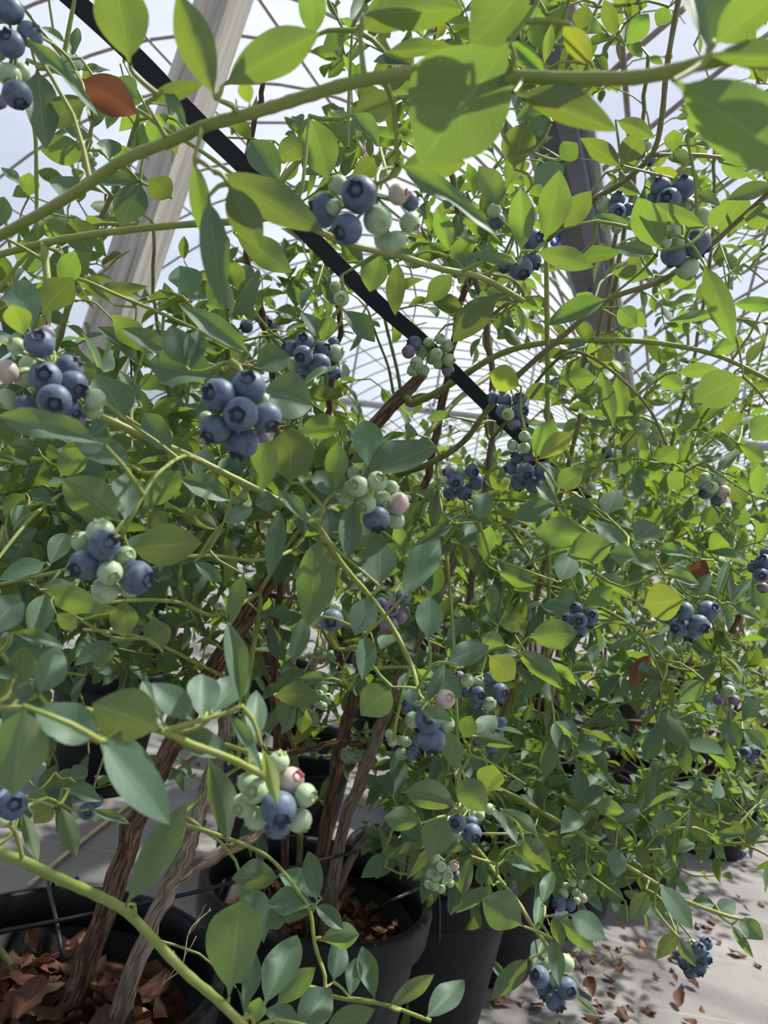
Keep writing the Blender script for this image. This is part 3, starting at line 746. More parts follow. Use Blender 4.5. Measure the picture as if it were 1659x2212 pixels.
# branches: bush, material, start and end width in px, polyline x y distance(cm)
BRANCHES = [
('G', 'twig', 31, 22, "1720 118 26;1560 128 27;1395 165 28.5;1250 170 30;1130 166 31;930 155 32;860 161 33;750 182 33.5;640 215 34;560 240 34.5;450 270 35;380 300 36;270 345 38;180 405 40;90 460 42;-20 520 44"),
('A', 'twig', 15, 13, "-40 560 55;120 520 54;250 500 53;400 485 52;520 478 51;620 470 50;700 505 50;760 530 50;870 555 52;950 580 54;1040 600 56;1130 650 58"),
('A', 'twig', 9, 8, "60 130 64;180 180 62;300 240 60;350 275 60;440 330 60;560 420 60;640 480 58"),
('A', 'twig', 17, 9, "890 872 112;940 850 108;1000 812 104;1080 765 100;1180 740 97;1330 735 94;1450 745 92;1560 772 90;1680 830 88"),
('C', 'twig_dark', 14, 11, "860 1025 95;930 1000 90;1000 955 86;1050 890 82;1110 820 79;1200 740 75;1310 650 72;1420 610 69;1500 560 65;1580 490 62;1690 390 60"),
('E', 'twig_dark', 12, 12, "1180 520 82;1270 440 78;1350 390 74;1410 330 71;1430 250 70;1440 150 69;1462 20 68;1480 -60 68"),
('E', 'twig_dark', 9, 8, "1410 335 71;1500 335 72;1600 346 73;1690 360 74"),
('A', 'twig', 17, 10, "100 850 52;230 905 54;330 950 56;420 990 57;500 1030 58;600 1080 59;680 1130 60;740 1220 60;800 1290 60;850 1360 60;890 1440 58;905 1500 55"),
('A', 'twig', 10, 9, "210 865 56;300 920 57;400 990 57"),
('A', 'twig', 8, 8, "440 1000 57;400 985 49;350 1015 41;322 1050 39;285 1115 38;262 1165 38.5"),
('H', 'twig', 25, 20, "-60 1815 50;0 1842 48;60 1865 47;120 1895 46;200 1930 45;260 1960 45;300 1995 44;400 2100 43;470 2160 42;540 2230 41"),
('H', 'twig', 14, 16, "-50 1528 38;0 1530 36;50 1530 35;120 1525 34;210 1540 33;350 1580 33;420 1610 34;500 1640 35;570 1675 36"),
('H', 'twig', 14, 9, "350 1580 33;420 1560 33.5;490 1540 34;520 1525 34"),
('B', 'twig', 9, 8, "380 1775 75;410 1785 66;460 1800 63;540 1830 62;590 1860 61;640 1920 60;670 1970 60;680 2040 59;700 2100 58;715 2150 57;830 2170 52;930 2205 50"),
('D', 'twig', 11, 8, "1040 1690 95;1100 1715 88;1180 1760 84;1250 1800 82;1320 1850 80;1370 1880 79;1420 1910 78;1480 1945 78;1560 1975 78;1600 1985 78"),
('C', 'twig', 9, 8, "1000 1800 75;1045 1850 64;1080 1900 60;1120 1950 59;1150 2000 58;1180 2040 58;1195 2075 59"),
('E', 'twig', 7, 6, "1180 1840 120;1300 1842 110;1450 1835 105;1560 1825 100;1680 1815 96"),
('E', 'twig', 7, 6, "1010 1075 125;1200 1090 115;1350 1140 105;1430 1175 100;1560 1250 95;1680 1300 92"),
('F', 'twig', 7, 6, "1280 1300 130;1350 1350 120;1450 1440 115;1600 1450 110"),
('D', 'twig', 8, 7, "1100 1250 115;1200 1270 105;1290 1310 98;1360 1350 92;1440 1430 90"),
('A', 'twig', 8, 7, "-40 690 70;60 640 66;150 600 64;260 640 66;400 700 70;520 760 74"),
('A', 'twig', 7, 6, "-40 1100 78;80 1090 74;180 1050 72;300 1060 72;420 1120 74"),
('A', 'twig', 8, 7, "-40 1270 62;80 1245 58;160 1225 55;260 1190 54"),
('B', 'twig', 10, 8, "560 1280 95;470 1330 85;380 1300 78;250 1300 70;150 1330 66"),
('B', 'twig', 9, 8, "690 1100 95;640 1180 85;560 1210 78;450 1200 72;330 1210 66"),
('B', 'twig', 8, 7, "520 1480 98;440 1440 88;360 1400 80;280 1370 74;180 1360 70"),
('C', 'twig_dark', 8, 7, "1040 700 112;1090 660 100;1130 640 85;1100 600 70;1000 590 62"),
('B', 'twig', 9, 7, "720 1400 110;690 1340 95;720 1260 75;735 1230 62"),
('C', 'twig', 9, 7, "950 1500 100;910 1470 75;890 1440 60;860 1540 56;850 1600 56"),
('D', 'twig', 8, 6, "1200 1450 140;1150 1420 100;1060 1390 75;1000 1440 66;960 1430 60"),
('C', 'twig', 8, 7, "960 1600 105;990 1620 75;985 1680 60;1000 1730 58;990 1760 58"),
('B', 'twig', 8, 7, "740 1030 112;760 950 90;800 960 62;800 1000 54"),
('C', 'twig_dark', 8, 6, "1060 950 115;1120 880 95;1180 800 82;1240 760 76;1320 800 74;1400 880 80;1440 960 84"),
('B', 'twig_dark', 8, 6, "868 860 124;858 800 124;842 735 123;822 655 120;800 600 116"),
('B', 'twig_dark', 7, 5, "850 850 124;838 790 122;815 730 120;795 670 116"),
('A', 'twig', 9, 8, "600 930 100;520 860 70;470 800 48;500 780 40"),
('A', 'twig', 8, 7, "300 480 75;220 400 72;180 350 72;200 250 70;150 130 60;60 60 46"),
]
# woody canes: bush, material, start and end radius mm, polyline x y distance(cm)
CANES = [
('A', 'bark', 14.5, 9.5, "115 2240 92;220 1990 94;300 1760 97;400 1560 100;500 1385 103;570 1270 105;650 1150 108;740 1010 110;830 895 112;912 806 114"),
('A', 'bark_grey', 11, 8, "220 2240 88;330 1990 90;388 1880 93;420 1790 95;450 1690 97;480 1600 99;500 1500 102"),
('A', 'bark_grey', 8, 5, "372 1905 92;460 1850 95;550 1805 98;600 1740 100;590 1660 100;520 1640 102"),
('A', 'bark', 6, 3, "690 1090 109;712 900 112;718 790 110;735 700 106;700 560 100"),
('A', 'twig_dark', 5, 2.5, "90 2200 95;-110 1800 100;-120 1300 100;30 1000 96;120 760 92;180 560 90;260 380 88;300 240 86"),
('B', 'bark', 11, 4.5, "688 1920 120;705 1780 122;738 1600 124;785 1430 125;830 1300 125;870 1150 125;930 1000 125;975 760 122;1000 640 118;1060 480 112"),
('B', 'bark_grey', 10.5, 7, "712 1930 121;745 1780 120;790 1660 119;840 1520 118;900 1380 117;960 1250 116;1020 1100 115"),
('B', 'bark', 7, 3, "640 1900 124;615 1700 124;590 1500 124;605 1250 120;614 1000 116;600 900 114;582 760 110;560 650 106;532 550 102;520 400 98;560 220 94;580 90 90"),
('B', 'bark_grey', 7, 5, "700 1950 119;760 1850 121;840 1775 124;930 1700 128"),
('B', 'bark', 5, 4, "790 1612 119;720 1604 114;640 1626 110;560 1655 110"),
('B', 'twig_dark', 5, 2.5, "670 1900 122;640 1650 128;560 1420 132;470 1200 132;390 960 128;340 700 122;330 480 116"),
('C', 'bark_grey', 8, 3, "930 1880 154;960 1700 150;1000 1450 145;1025 1200 136;1062 950 126;1050 700 116;1000 500 106;960 300 96;930 120 90"),
('C', 'twig_dark', 6, 3, "950 1880 156;1040 1680 150;1120 1450 140;1180 1200 130;1240 960 120;1300 700 112;1340 450 105"),
('D', 'bark', 8, 5, "1150 1770 188;1170 1660 184;1250 1590 178;1350 1560 168;1450 1580 155;1560 1650 140"),
('D', 'bark', 8, 5, "1140 1770 188;1100 1680 178;1040 1640 160;1000 1655 150;940 1690 140"),
('D', 'twig_dark', 7, 3, "1160 1770 190;1190 1500 186;1240 1200 172;1290 900 156;1330 600 140;1380 330 128;1400 120 120"),
('E', 'twig_dark', 7, 3, "1260 1700 226;1330 1500 222;1380 1250 210;1440 1000 196;1500 760 180;1540 500 164;1540 250 150"),
('E', 'bark', 7, 5, "1270 1700 228;1420 1560 212;1540 1420 196;1640 1250 180;1700 1050 170"),
('F', 'twig_dark', 7, 3, "1400 1660 256;1460 1450 250;1530 1200 240;1600 960 226;1660 700 214"),
('F', 'bark', 7, 5, "1410 1660 258;1560 1560 236;1680 1500 220"),
]
# foliage density of the photograph in 100 px cells (how many more leafy twigs to grow there)
DENS = """11000012333344322 01110012323443222 02221124423413323 12220233324312444 23310321145513554 23201333455413443
44313554324512433 43236554112555433 43234444211365643 64455655345777876 76566666567778888 65566666678888888 66556667778888888
55544567788888888 33333455678888888 22222344567888888 22111233567888888 22100111367888875 00000100256665333 00000110023321100
00000111011000000 00000111100000000""".split()

# ------------------------------------------------------------------ leaf and berry meshes
def leaf_mesh(name, mtl, nu, nv, fold, bend, twist, wob, peak=0.52, seed=0):
    r = np.random.default_rng(seed)
    us = np.linspace(0, 1, nu + 1)
    b = MB()
    ph = r.uniform(0, 6.28, 3)
    idx, vv = {}, []
    for i, u in enumerate(us):
        pet = 0.07
        if u <= pet: w = 0.035
        else:
            t = (u - pet) / (1 - pet)
            w = (math.sin(math.pi * t ** (math.log(.5) / math.log(peak)))) ** (0.66 if t < peak else 0.92)
            w = max(w, 0.02 if i < nu else 0.0)
        for j in range(2 * nv + 1):
            s = (j - nv) / nv
            y = 0.5 * w * s
            z = fold * abs(y) * 0.5 - bend * u * u + wob * math.sin(u * 7 + ph[0]) * abs(s) * w * 0.5 + wob * .6 * math.sin(u * 11 + ph[1] + s * 2) * w * s * s
            z += twist * y * (u - 0.3)
            x = u - 0.25 * bend * bend * u ** 3
            idx[i, j] = len(vv); vv.append((x, y, z))
    ff, uv = [], []
    vofs = lambda i, j: (us[i], 0.5 + 0.5 * (j - nv) / nv)
    for i in range(nu):
        for j in range(2 * nv):
            q = [(i, j), (i + 1, j), (i + 1, j + 1), (i, j + 1)]
            ff.append([idx[a] for a in q]); uv.append([vofs(*a) for a in q])
    b.add(vv, ff, uv)
    return b.mesh(name, mtl)

def leaf_set(key, big, n=6):
    out = []
    for k in range(n):
        out.append(leaf_mesh('leaf', M[key], 12 if big else 6, 3 if big else 1, 0.10 + 0.5 * rng.random() if big else .35 + .55 * rng.random(),
                             rng.uniform(.0, .22), rng.uniform(-.5, .5), rng.uniform(.01, .06) if big else 0.0, rng.uniform(.46, .56), 100 + k))
    return out
LM = {'leaf': leaf_set('leaf', True, 8), 'leaf_yellow': leaf_set('leaf_yellow', True, 2), 'leaf_red': leaf_set('leaf_red', True, 2)}
LS = leaf_set('leaf', False, 6)
DM = [leaf_mesh('dead_leaf', M['leaf_dead'], 7, 2, rng.uniform(-.9, .9), rng.uniform(-.5, .6), rng.uniform(-1, 1), rng.uniform(.08, .22), .5, 300 + k) for k in range(8)]
DT = [leaf_mesh('dead_leaf', M['leaf_tan'], 7, 2, rng.uniform(-.6, .6), rng.uniform(-.2, .3), rng.uniform(-.6, .6), rng.uniform(.03, .1), .5, 330 + k) for k in range(3)]

def berry_mesh(name, skin, cal, star):
    b = MB()
    S, Rn = 20, 14
    prof = []
    for i in range(1, Rn):
        th = math.pi * i / Rn
        prof.append((math.sin(th) ** 0.96, -math.cos(th) * .9))
    # stalk end at -z, blossom end at +z with a sunken crater
    prof = [p for p in prof if not (p[1] > 0 and p[0] < .40)]
    zt = prof[-1][1]
    vv = [(0, 0, -.88)]
    a = np.linspace(0, 2 * math.pi, S, endpoint=False)
    for r, z in prof:
        vv += [(r * math.cos(t), r * math.sin(t), z) for t in a]
    n = len(prof)
    ff = [[0, 1 + (s + 1) % S, 1 + s] for s in range(S)]
    for i in range(n - 1):
        for s in range(S):
            p, q = 1 + i * S + s, 1 + i * S + (s + 1) % S
            ff.append([p, q, q + S, p + S])
    b.add(vv, ff, None, 0)
    # crater with crown of five pointed lobes
    r0, z0 = prof[-1]
    ring = [(r0, z0)]
    vv, ff = [], []
    def rr(fn):
        return [fn(t) for t in a]
    lob = lambda t: 0.5 + 0.5 * math.cos(5 * t)
    L0 = rr(lambda t: (r0 * math.cos(t), r0 * math.sin(t), z0))
    L1 = rr(lambda t: ((r0 - .02 + star * .10 * lob(t)) * math.cos(t), (r0 - .02 + star * .10 * lob(t)) * math.sin(t), z0 + .03 + .17 * star * lob(t)))
    L2 = rr(lambda t: ((r0 - .09 + star * .03 * lob(t)) * math.cos(t), (r0 - .09 + star * .03 * lob(t)) * math.sin(t), z0 + .02 + .05 * lob(t)))
    L3 = rr(lambda t: (.24 * math.cos(t), .24 * math.sin(t), z0 - .10))
    L4 = rr(lambda t: (.09 * math.cos(t), .09 * math.sin(t), z0 - .06))
    vv = L0 + L1 + L2 + L3 + L4 + [(0, 0, z0 - .03)]
    for k in range(4):
        for s in range(S):
            ff.append([k * S + s, k * S + (s + 1) % S, (k + 1) * S + (s + 1) % S, (k + 1) * S + s])
    for s in range(S):
        ff.append([4 * S + s, 4 * S + (s + 1) % S, 5 * S])
    b.add(vv, ff[:3 * S], None, 1)
    b.add(vv, ff[3 * S:], None, 0)
    return b.mesh(name, [M[skin], M[cal]])
BM = {'B': [berry_mesh('berry', 'B', 'calyx_blue', 1.15), berry_mesh('berry', 'B', 'calyx_blue', .8)],
      'G': [berry_mesh('berry', 'G', 'calyx_green', 1.0), berry_mesh('berry', 'G', 'G', .7)],
      'P': [berry_mesh('berry', 'P', 'calyx_blue', .7), berry_mesh('berry', 'P', 'calyx_red', .8)],
      'W': [berry_mesh('berry', 'W', 'calyx_tan', .8), berry_mesh('berry', 'W', 'calyx_red', 1.0)]}

# ------------------------------------------------------------------ pots and bushes
def W(x, y): return np.array([x, y, 0.0])
pA_ = pot(150, 2070, 'nearest black pot at the bottom left corner, full of dead leaves', soil=.085)
pB_ = pot(687, 1905, 'black pot at bottom centre with two thick stems and brown mulch', soil=.09)
pC_ = pot(935, 1850, 'black pot directly behind the bottom centre pot, to its right', r=.17, rimz=.35, soil=.07)
pD_ = pot(0, 0, 'dark pot in the shade behind the third pot of the row', world=W(.40, 1.92))
pE_ = pot(0, 0, 'black pot with a small white and blue tag beside the littered path', world=W(.66, 2.22))
pF_ = pot(0, 0, 'farther black pot by the path with a large white and blue tag', world=W(.97, 2.50))
pG_ = pot(0, 0, 'black pot just outside the right edge, nearest the camera', world=W(.72, .22))
pH_ = pot(0, 0, 'black pot just outside the left edge, nearest the camera', world=W(-.80, .30))

BUSH = {}
def bush(key, base, label, group=None):
    e = empty('blueberry_bush', Vector((base[0], base[1], base[2])), label, 'bush', group)
    BUSH[key] = dict(root=e, base=np.array(base, float), br=[], leaves=[], cl=0)
    return e
def soil_of(c): 
    for q, r, rz, sz in POTS:
        if abs(q[0] - c[0]) < 1e-6 and abs(q[1] - c[1]) < 1e-6: return np.array([q[0], q[1], sz])
bush('A', soil_of(pA_), 'big blueberry bush with thick brown leaning stem in the nearest left pot')
bush('B', soil_of(pB_), 'blueberry bush with paired woody stems growing from the bottom centre pot')
bush('C', soil_of(pC_), 'blueberry bush behind the centre one, its fruit hanging over the second pot')
bush('D', soil_of(pD_), 'blueberry bush right of centre with low branches over the path')
bush('E', soil_of(pE_), 'blueberry bush filling the right side beneath the roof gutter')
bush('F', soil_of(pF_), 'sunlit blueberry bush at the right edge beside the path')
bush('G', soil_of(pG_), 'blueberry bush whose blurred leafy branch crosses the top close to the camera')
bush('H', soil_of(pH_), 'blueberry bush whose green shoots reach in from the lower left edge')

NP_, NB, NR = [], [], []       # skeleton nodes: position, bush, branch
def add_branch(key, pts, rad, mtl, name='branch', sides=7, jitter=0.0):
    B = BUSH[key]
    mbr = MB()
    mbr.tube(pts, rad, sides, 0, jitter)
    B['br'].append(dict(mb=mbr, name=name, mat=[M[mtl], M['twig']], leaves=[], clusters=[]))
    bi = len(B['br']) - 1
    for p in pts:
        NP_.append(p); NB.append(key); NR.append(bi)
    return bi

def parse(s):
    return [tuple(float(x) for x in q.split()) for q in s.split(';')]

for key, mtl, r0, r1, s in CANES:
    pts = [P(x, y, d / 100) for x, y, d in parse(s)]
    base = BUSH[key]['base']
    # a cane that starts in the pot springs from the soil
    if np.linalg.norm(pts[0][:2] - base[:2]) < .2 and pts[0][2] < base[2] + .12:
        q = pts[0].copy(); q[2] = base[2] - .02
        off = q[:2] - base[:2]
        if np.linalg.norm(off) > .12: q[:2] = base[:2] + off / np.linalg.norm(off) * .12
        pts[0] = q
    c = spline(pts, 7)
    c[1:-1] += rng.normal(0, .0012, c[1:-1].shape)
    n = len(c)
    add_branch(key, c, np.linspace(r0, r1, n) / 1000 * (1 + rng.normal(0, .05, n)), mtl, 'stem', 12, .08 if r0 > 8.5 else .04)
# canes of the two near bushes that stand outside the frame
def world_cane(key, pts, r0, r1, mtl='bark'):
    c = spline(pts, 6)
    add_branch(key, c, np.linspace(r0, r1, len(c)), mtl, 'stem', 10, .08)
bG, bH = BUSH['G']['base'], BUSH['H']['base']
world_cane('G', [bG - UP * .02, bG + (-.02, .0, .4), bG + (-.12, .03, .8), P(1900, 80, .27) + (.1, -.02, -.02), P(1720, 118, .26)], .009, .003)
world_cane('H', [bH - UP * .02, bH + (.03, .02, .2), bH + (.2, .06, .36), P(-60, 1815, .50)], .009, .004)
world_cane('H', [bH - UP * .02, bH + (.06, .0, .25), bH + (.3, .02, .45), P(-180, 1540, .42), P(-50, 1528, .38)], .008, .003)

for key, mtl, w0, w1, s in BRANCHES:
    pl = parse(s)
    pts = [P(x, y, d / 100) for x, y, d in pl]
    cand = [i for i in range(len(NP_)) if NB[i] == key]
    arr = np.array([NP_[i] for i in cand])
    dd0 = np.linalg.norm(arr - pts[0], axis=1).min(); dd1 = np.linalg.norm(arr - pts[-1], axis=1).min()
    q = arr[np.linalg.norm(arr - pts[0], axis=1).argmin()]
    c = spline(pts, 6)
    ds = np.array([PROJ(p)[2] for p in c])
    rad = np.linspace(w0, w1, len(c)) / 2 * ds / FPX
    if dd0 > .012:                       # grow it out of the nearest stem
        mid = (q + pts[0]) / 2 + UP * .02 * min(1, dd0 / .2)
        pre = spline([q, mid, pts[0], pts[1]], 6)[:12]
        c = np.vstack([pre, c])
        rad = np.concatenate([np.full(len(pre), rad[0]), rad])
    k = len(c)
    nodes = 1 + 0.10 * (np.sin(np.arange(k) * 2.1) > .6)      # swollen nodes
    add_branch(key, c, rad * nodes, mtl, 'branch', 8, .03)

# ------------------------------------------------------------------ targets: leaves, clusters, twig tips
leafrec = []
for (ox, oy), s in LEAVES.items():
    for line in s.replace('\n', ';').split(';'):
        t = line.split()
        bx, by, tx, ty, w, d = [float(x) for x in t[:6]]
        leafrec.append((ox + bx / 2, oy + by / 2, ox + tx / 2, oy + ty / 2, w / 2, d / 100, t[6]))

def hero_leaf(bx, by, tx, ty, w, d, look):
    view = nrm(RAY((bx + tx) / 2, (by + ty) / 2))
    face = -view
    back = look in 'ty' if look != 'R' else True
    tilt = rng.uniform(.15, .55) if back else rng.uniform(.35, .85)
    for k in range(6):
        n0 = nrm(face + (-tilt if back else tilt) * UP + rng.normal(0, .18) * LAT)
        b = P(bx, by, d)
        ray = RAY(tx, ty)
        den = ray @ n0
        tt = ((b - CAM) @ n0) / den if abs(den) > 1e-3 else -1
        if 0.72 * d < tt < 1.35 * d: break
        tilt *= .6
    tt = min(max(tt, .72 * d), 1.35 * d)
    tip = CAM + ray * tt
    ax = tip - b
    L = np.linalg.norm(ax); ax = ax / L
    n0 = nrm(n0 - ax * (n0 @ ax))
    top = -n0 if back else n0
    side = np.cross(top, ax)
    pc = (b + tip) / 2
    x0, y0, dd = PROJ(pc); x1, y1, _ = PROJ(pc + side * .01)
    per = math.hypot(x1 - x0, y1 - y0) / .01
    Wd = min(w / per, L * .9) * 1.10
    return b, ax, side, top, L, Wd

clus = []
for (ox, oy), d, s in CLUSTERS:
    d = d / 100
    bs = []
    for q in s.split(';'):
        x, y, r, c = q.split()
        px, py, pr = ox + float(x) / 2, oy + float(y) / 2, float(r) / 2
        bs.append([px, py, pr, c])
    rad = [pr * d / FPX for _, _, pr, _ in bs]
    dep = [d + .002 * i for i in range(len(bs))]
    for it in range(40):
        moved = False
        for i in range(len(bs)):
            for j in range(i):
                pi, pj = P(bs[i][0], bs[i][1], dep[i]), P(bs[j][0], bs[j][1], dep[j])
                if np.linalg.norm(pi - pj) < .95 * (rad[i] + rad[j]):
                    dep[i] += .0012; moved = True
        if not moved: break
    pos = [P(b[0], b[1], z) for b, z in zip(bs, dep)]
    rad = [pr * z / FPX for (_, _, pr, _), z in zip(bs, dep)]
    cen = np.mean(pos, axis=0)
    view = nrm(cen - CAM)
    clus.append((bs, pos, rad, cen, cen + view * .012 + UP * (.012 + .4 * max(rad))))
BERRYPX = np.array([(b[0], b[1], b[2], PROJ(p)[2]) for bs, pos, *_ in clus for b, p in zip(bs, pos)])

KEEP = [(x, y, r, d, 1.0) for x, y, r, d in BERRYPX.tolist()]
for bx, by, tx, ty, w, d, look in leafrec:
    ll = math.hypot(tx - bx, ty - by)
    for f in (.3, .65):
        KEEP.append((bx + (tx - bx) * f, by + (ty - by) * f, min(w * .5, ll * .3), d, .9))
def keepline(pts, r, d, p):
    for (x0, y0), (x1, y1) in zip(pts[:-1], pts[1:]):
        n = max(1, int(math.hypot(x1 - x0, y1 - y0) / 25))
        for k in range(n):
            KEEP.append((x0 + (x1 - x0) * k / n, y0 + (y1 - y0) * k / n, r, d, p))
keepline([(160, 0), (300, 130), (420, 255), (540, 372), (640, 480), (800, 640), (920, 745), (1040, 862), (1120, 940)], 20, 1.1, .95)
keepline([(115, 2212), (220, 1990), (300, 1760), (400, 1560), (500, 1385), (570, 1270)], 26, 1.1, .8)
keepline([(688, 1850), (705, 1780), (738, 1600), (785, 1430)], 20, 1.3, .85)
keepline([(712, 1850), (745, 1780), (790, 1660)], 20, 1.3, .85)
keepline([(810, 920), (912, 806)], 22, 1.2, .9)
keepline([(490, 0), (400, 280), (330, 480), (250, 700)], 45, 1.9, .6)
keepline([(1160, 220), (1240, 420), (1330, 640)], 55, 9, .6)
for x, y, r in ((60, 330, 90), (330, 60, 90), (130, 60, 70), (900, 680, 95), (860, 860, 75), (780, 720, 55), (120, 250, 60), (30, 420, 60), (320, 560, 70), (280, 640, 40), (1400, 260, 60),
                (1600, 560, 85), (1590, 660, 70), (1440, 60, 45), (1280, 300, 60), (1000, 870, 65), (640, 60, 60), (600, 350, 55), (460, 140, 70), (960, 700, 60), (1560, 200, 60), (1370, 1862, 22), (1212, 1985, 16)):
    KEEP.append((x, y, r, 9, .8))
KEEP = np.array(KEEP)
def kept_clear(x, y, d, lp):
    hit = (np.hypot(KEEP[:, 0] - x, KEEP[:, 1] - y) < KEEP[:, 2] + lp) & (KEEP[:, 3] > d - .02)
    return bool(hit.any()) and rng.random() < KEEP[hit, 4].max()
T = []     # (position, type, payload)
for rec in leafrec:
    h = hero_leaf(*rec)
    T.append((h[0], 'leaf', (h, rec[6])))
for c in clus:
    T.append((c[4], 'cluster', c))
cells, wts = [], []
for r, row in enumerate(DENS):
    for c, ch in enumerate(row):
        if ch != '0': cells.append((c, r)); wts.append(float(ch) ** 1.6)
wts = np.array(wts) / sum(wts)
NT = 2300
for k in rng.choice(len(cells), NT, p=wts):
    c, r = cells[k]
    x, y = 100 * (c + rng.random()), 100 * (r + rng.random())
    fr = c / 16.0
    near = .72 + .12 * fr
    far = 1.35 + 1.35 * fr * (1.0 if r >= 8 else .55) 
    if r >= 17: far = min(far, 1.5)
    u = rng.random() ** .8
    T.append((P(x, y, near + (far - near) * u), 'twig', None))

for k in range(90):             # crowns go on unseen above the frame, added to cast dappled shade
    T.append((P(rng.uniform(-100, 1750), rng.uniform(-650, -20), rng.uniform(.5, 1.5)), 'twig', None))

# grow: always join the target that is closest to the plant so far
tp = np.array([t[0] for t in T])
npos = np.array(NP_)
best = np.full(len(T), 9.0); bidx = np.zeros(len(T), int)
for i0 in range(0, len(npos), 400):
    blk = npos[i0:i0 + 400]
    dm = np.linalg.norm(tp[:, None] - blk[None], axis=2)
    k = dm.argmin(1); v = dm[np.arange(len(T)), k]
    up = v < best
    best[up] = v[up]; bidx[up] = k[up] + i0
alive = np.ones(len(T), bool)
LEAFJOBS = []     # bush, branch, matrix, kind
def mat_from(b, ax, side, top, L, Wd):
    m = Matrix.Identity(4)
    for i in range(3):
        m[i][0], m[i][1], m[i][2], m[i][3] = ax[i] * L, side[i] * Wd, top[i] * L, b[i]
    return m

def dens_at(x, y):
    c, r = int(x // 100), int(y // 100)
    if c < 0 or c > 16 or r < 0 or r > 21: return 5
    return int(DENS[r][c])

def free_leaf(p, axd, L):
    """a leaf on a twig; None where it would hide what the photograph shows clear"""
    ax = nrm(axd)
    top = nrm(UP * .8 + rng.normal(0, .45, 3))
    side = nrm(np.cross(top, ax)); top = np.cross(ax, side)
    c = p + ax * L * .5
    x, y, d = PROJ(c)
    if d < .55: return None
    dn = dens_at(x, y)
    if dn == 0: return None
    if kept_clear(x, y, d, L * .35 * FPX / d): return None
    return mat_from(p, ax, side, top, L, L * rng.uniform(.36, .54))

order = 0
while alive.any():
    i = int(np.where(alive, best, 99).argmin())
    if best[i] > .6: break
    alive[i] = False
    t, typ, pay = T[i]
    if typ == 'twig' and best[i] > .34: continue
    j = bidx[i]
    key, bi = NB[j], NR[j]
    B = BUSH[key]; br = B['br'][bi]
    a = np.array(NP_[j])
    dist = best[i]
    if dist > .003:
        bow = rng.normal(0, .10, 3) * dist + UP * .06 * dist
        mid = (a + t) / 2 + bow
        n = max(3, min(8, int(dist / .02)))
        path = spline([a, mid, t], max(2, n // 2))
        dd = PROJ(t)[2]
        rr = (.0011 if typ == 'leaf' else .0013) + .003 * min(dist, .3)
        br['mb'].tube(path, np.linspace(rr * 1.25, rr * .7, len(path)), 5, 1, 0, False)
    else:
        path = np.array([a, t])
    new = path[1:]
    s0 = len(NP_)
    for p in new:
        NP_.append(p); NB.append(key); NR.append(bi)
    dm = np.linalg.norm(tp[:, None] - new[None], axis=2)
    k = dm.argmin(1); v = dm[np.arange(len(T)), k]
    up = v < best
    best[up] = v[up]; bidx[up] = k[up] + s0
    if typ == 'leaf':
        h, look = pay
        kind = {'y': 'leaf_yellow', 'R': 'leaf_red'}.get(look, 'leaf')
        br['leaves'].append((mat_from(*h), kind, True, 1e6))
    elif typ == 'cluster':
        br['clusters'].append(pay)
    else:
        d = nrm(path[-1] - path[max(0, len(path) - 3)])
        tipn = rng.integers(3, 6)
        for q in range(tipn):
            f = 1 - .16 * q
            p = path[-1] if dist < .03 else path[min(len(path) - 1, max(0, int(round(f * (len(path) - 1)))))]
            ang = q * 2.4 + rng.random()
            e1 = nrm(np.cross(d, UP + .01)); e2 = np.cross(d, e1)
            sp = .35 if q == 0 else rng.uniform(.8, 1.5)
            axd = d + sp * (math.cos(ang) * e1 + math.sin(ang) * e2) + np.array([0, 0, rng.uniform(-.35, .15)])
            xq = float(PROJ(p)[0])
            L = rng.uniform(.036, .062) if xq < 900 else rng.uniform(.026, .052)
            m_ = free_leaf(p, axd, L)
            if m_ is not None:
                x, y, dd = PROJ(p)
                br['leaves'].append((m_, 'leaf_yellow' if rng.random() < .03 else 'leaf', False, L / dd * (1 if -50 < x < 1709 and -50 < y < 2262 else .1)))

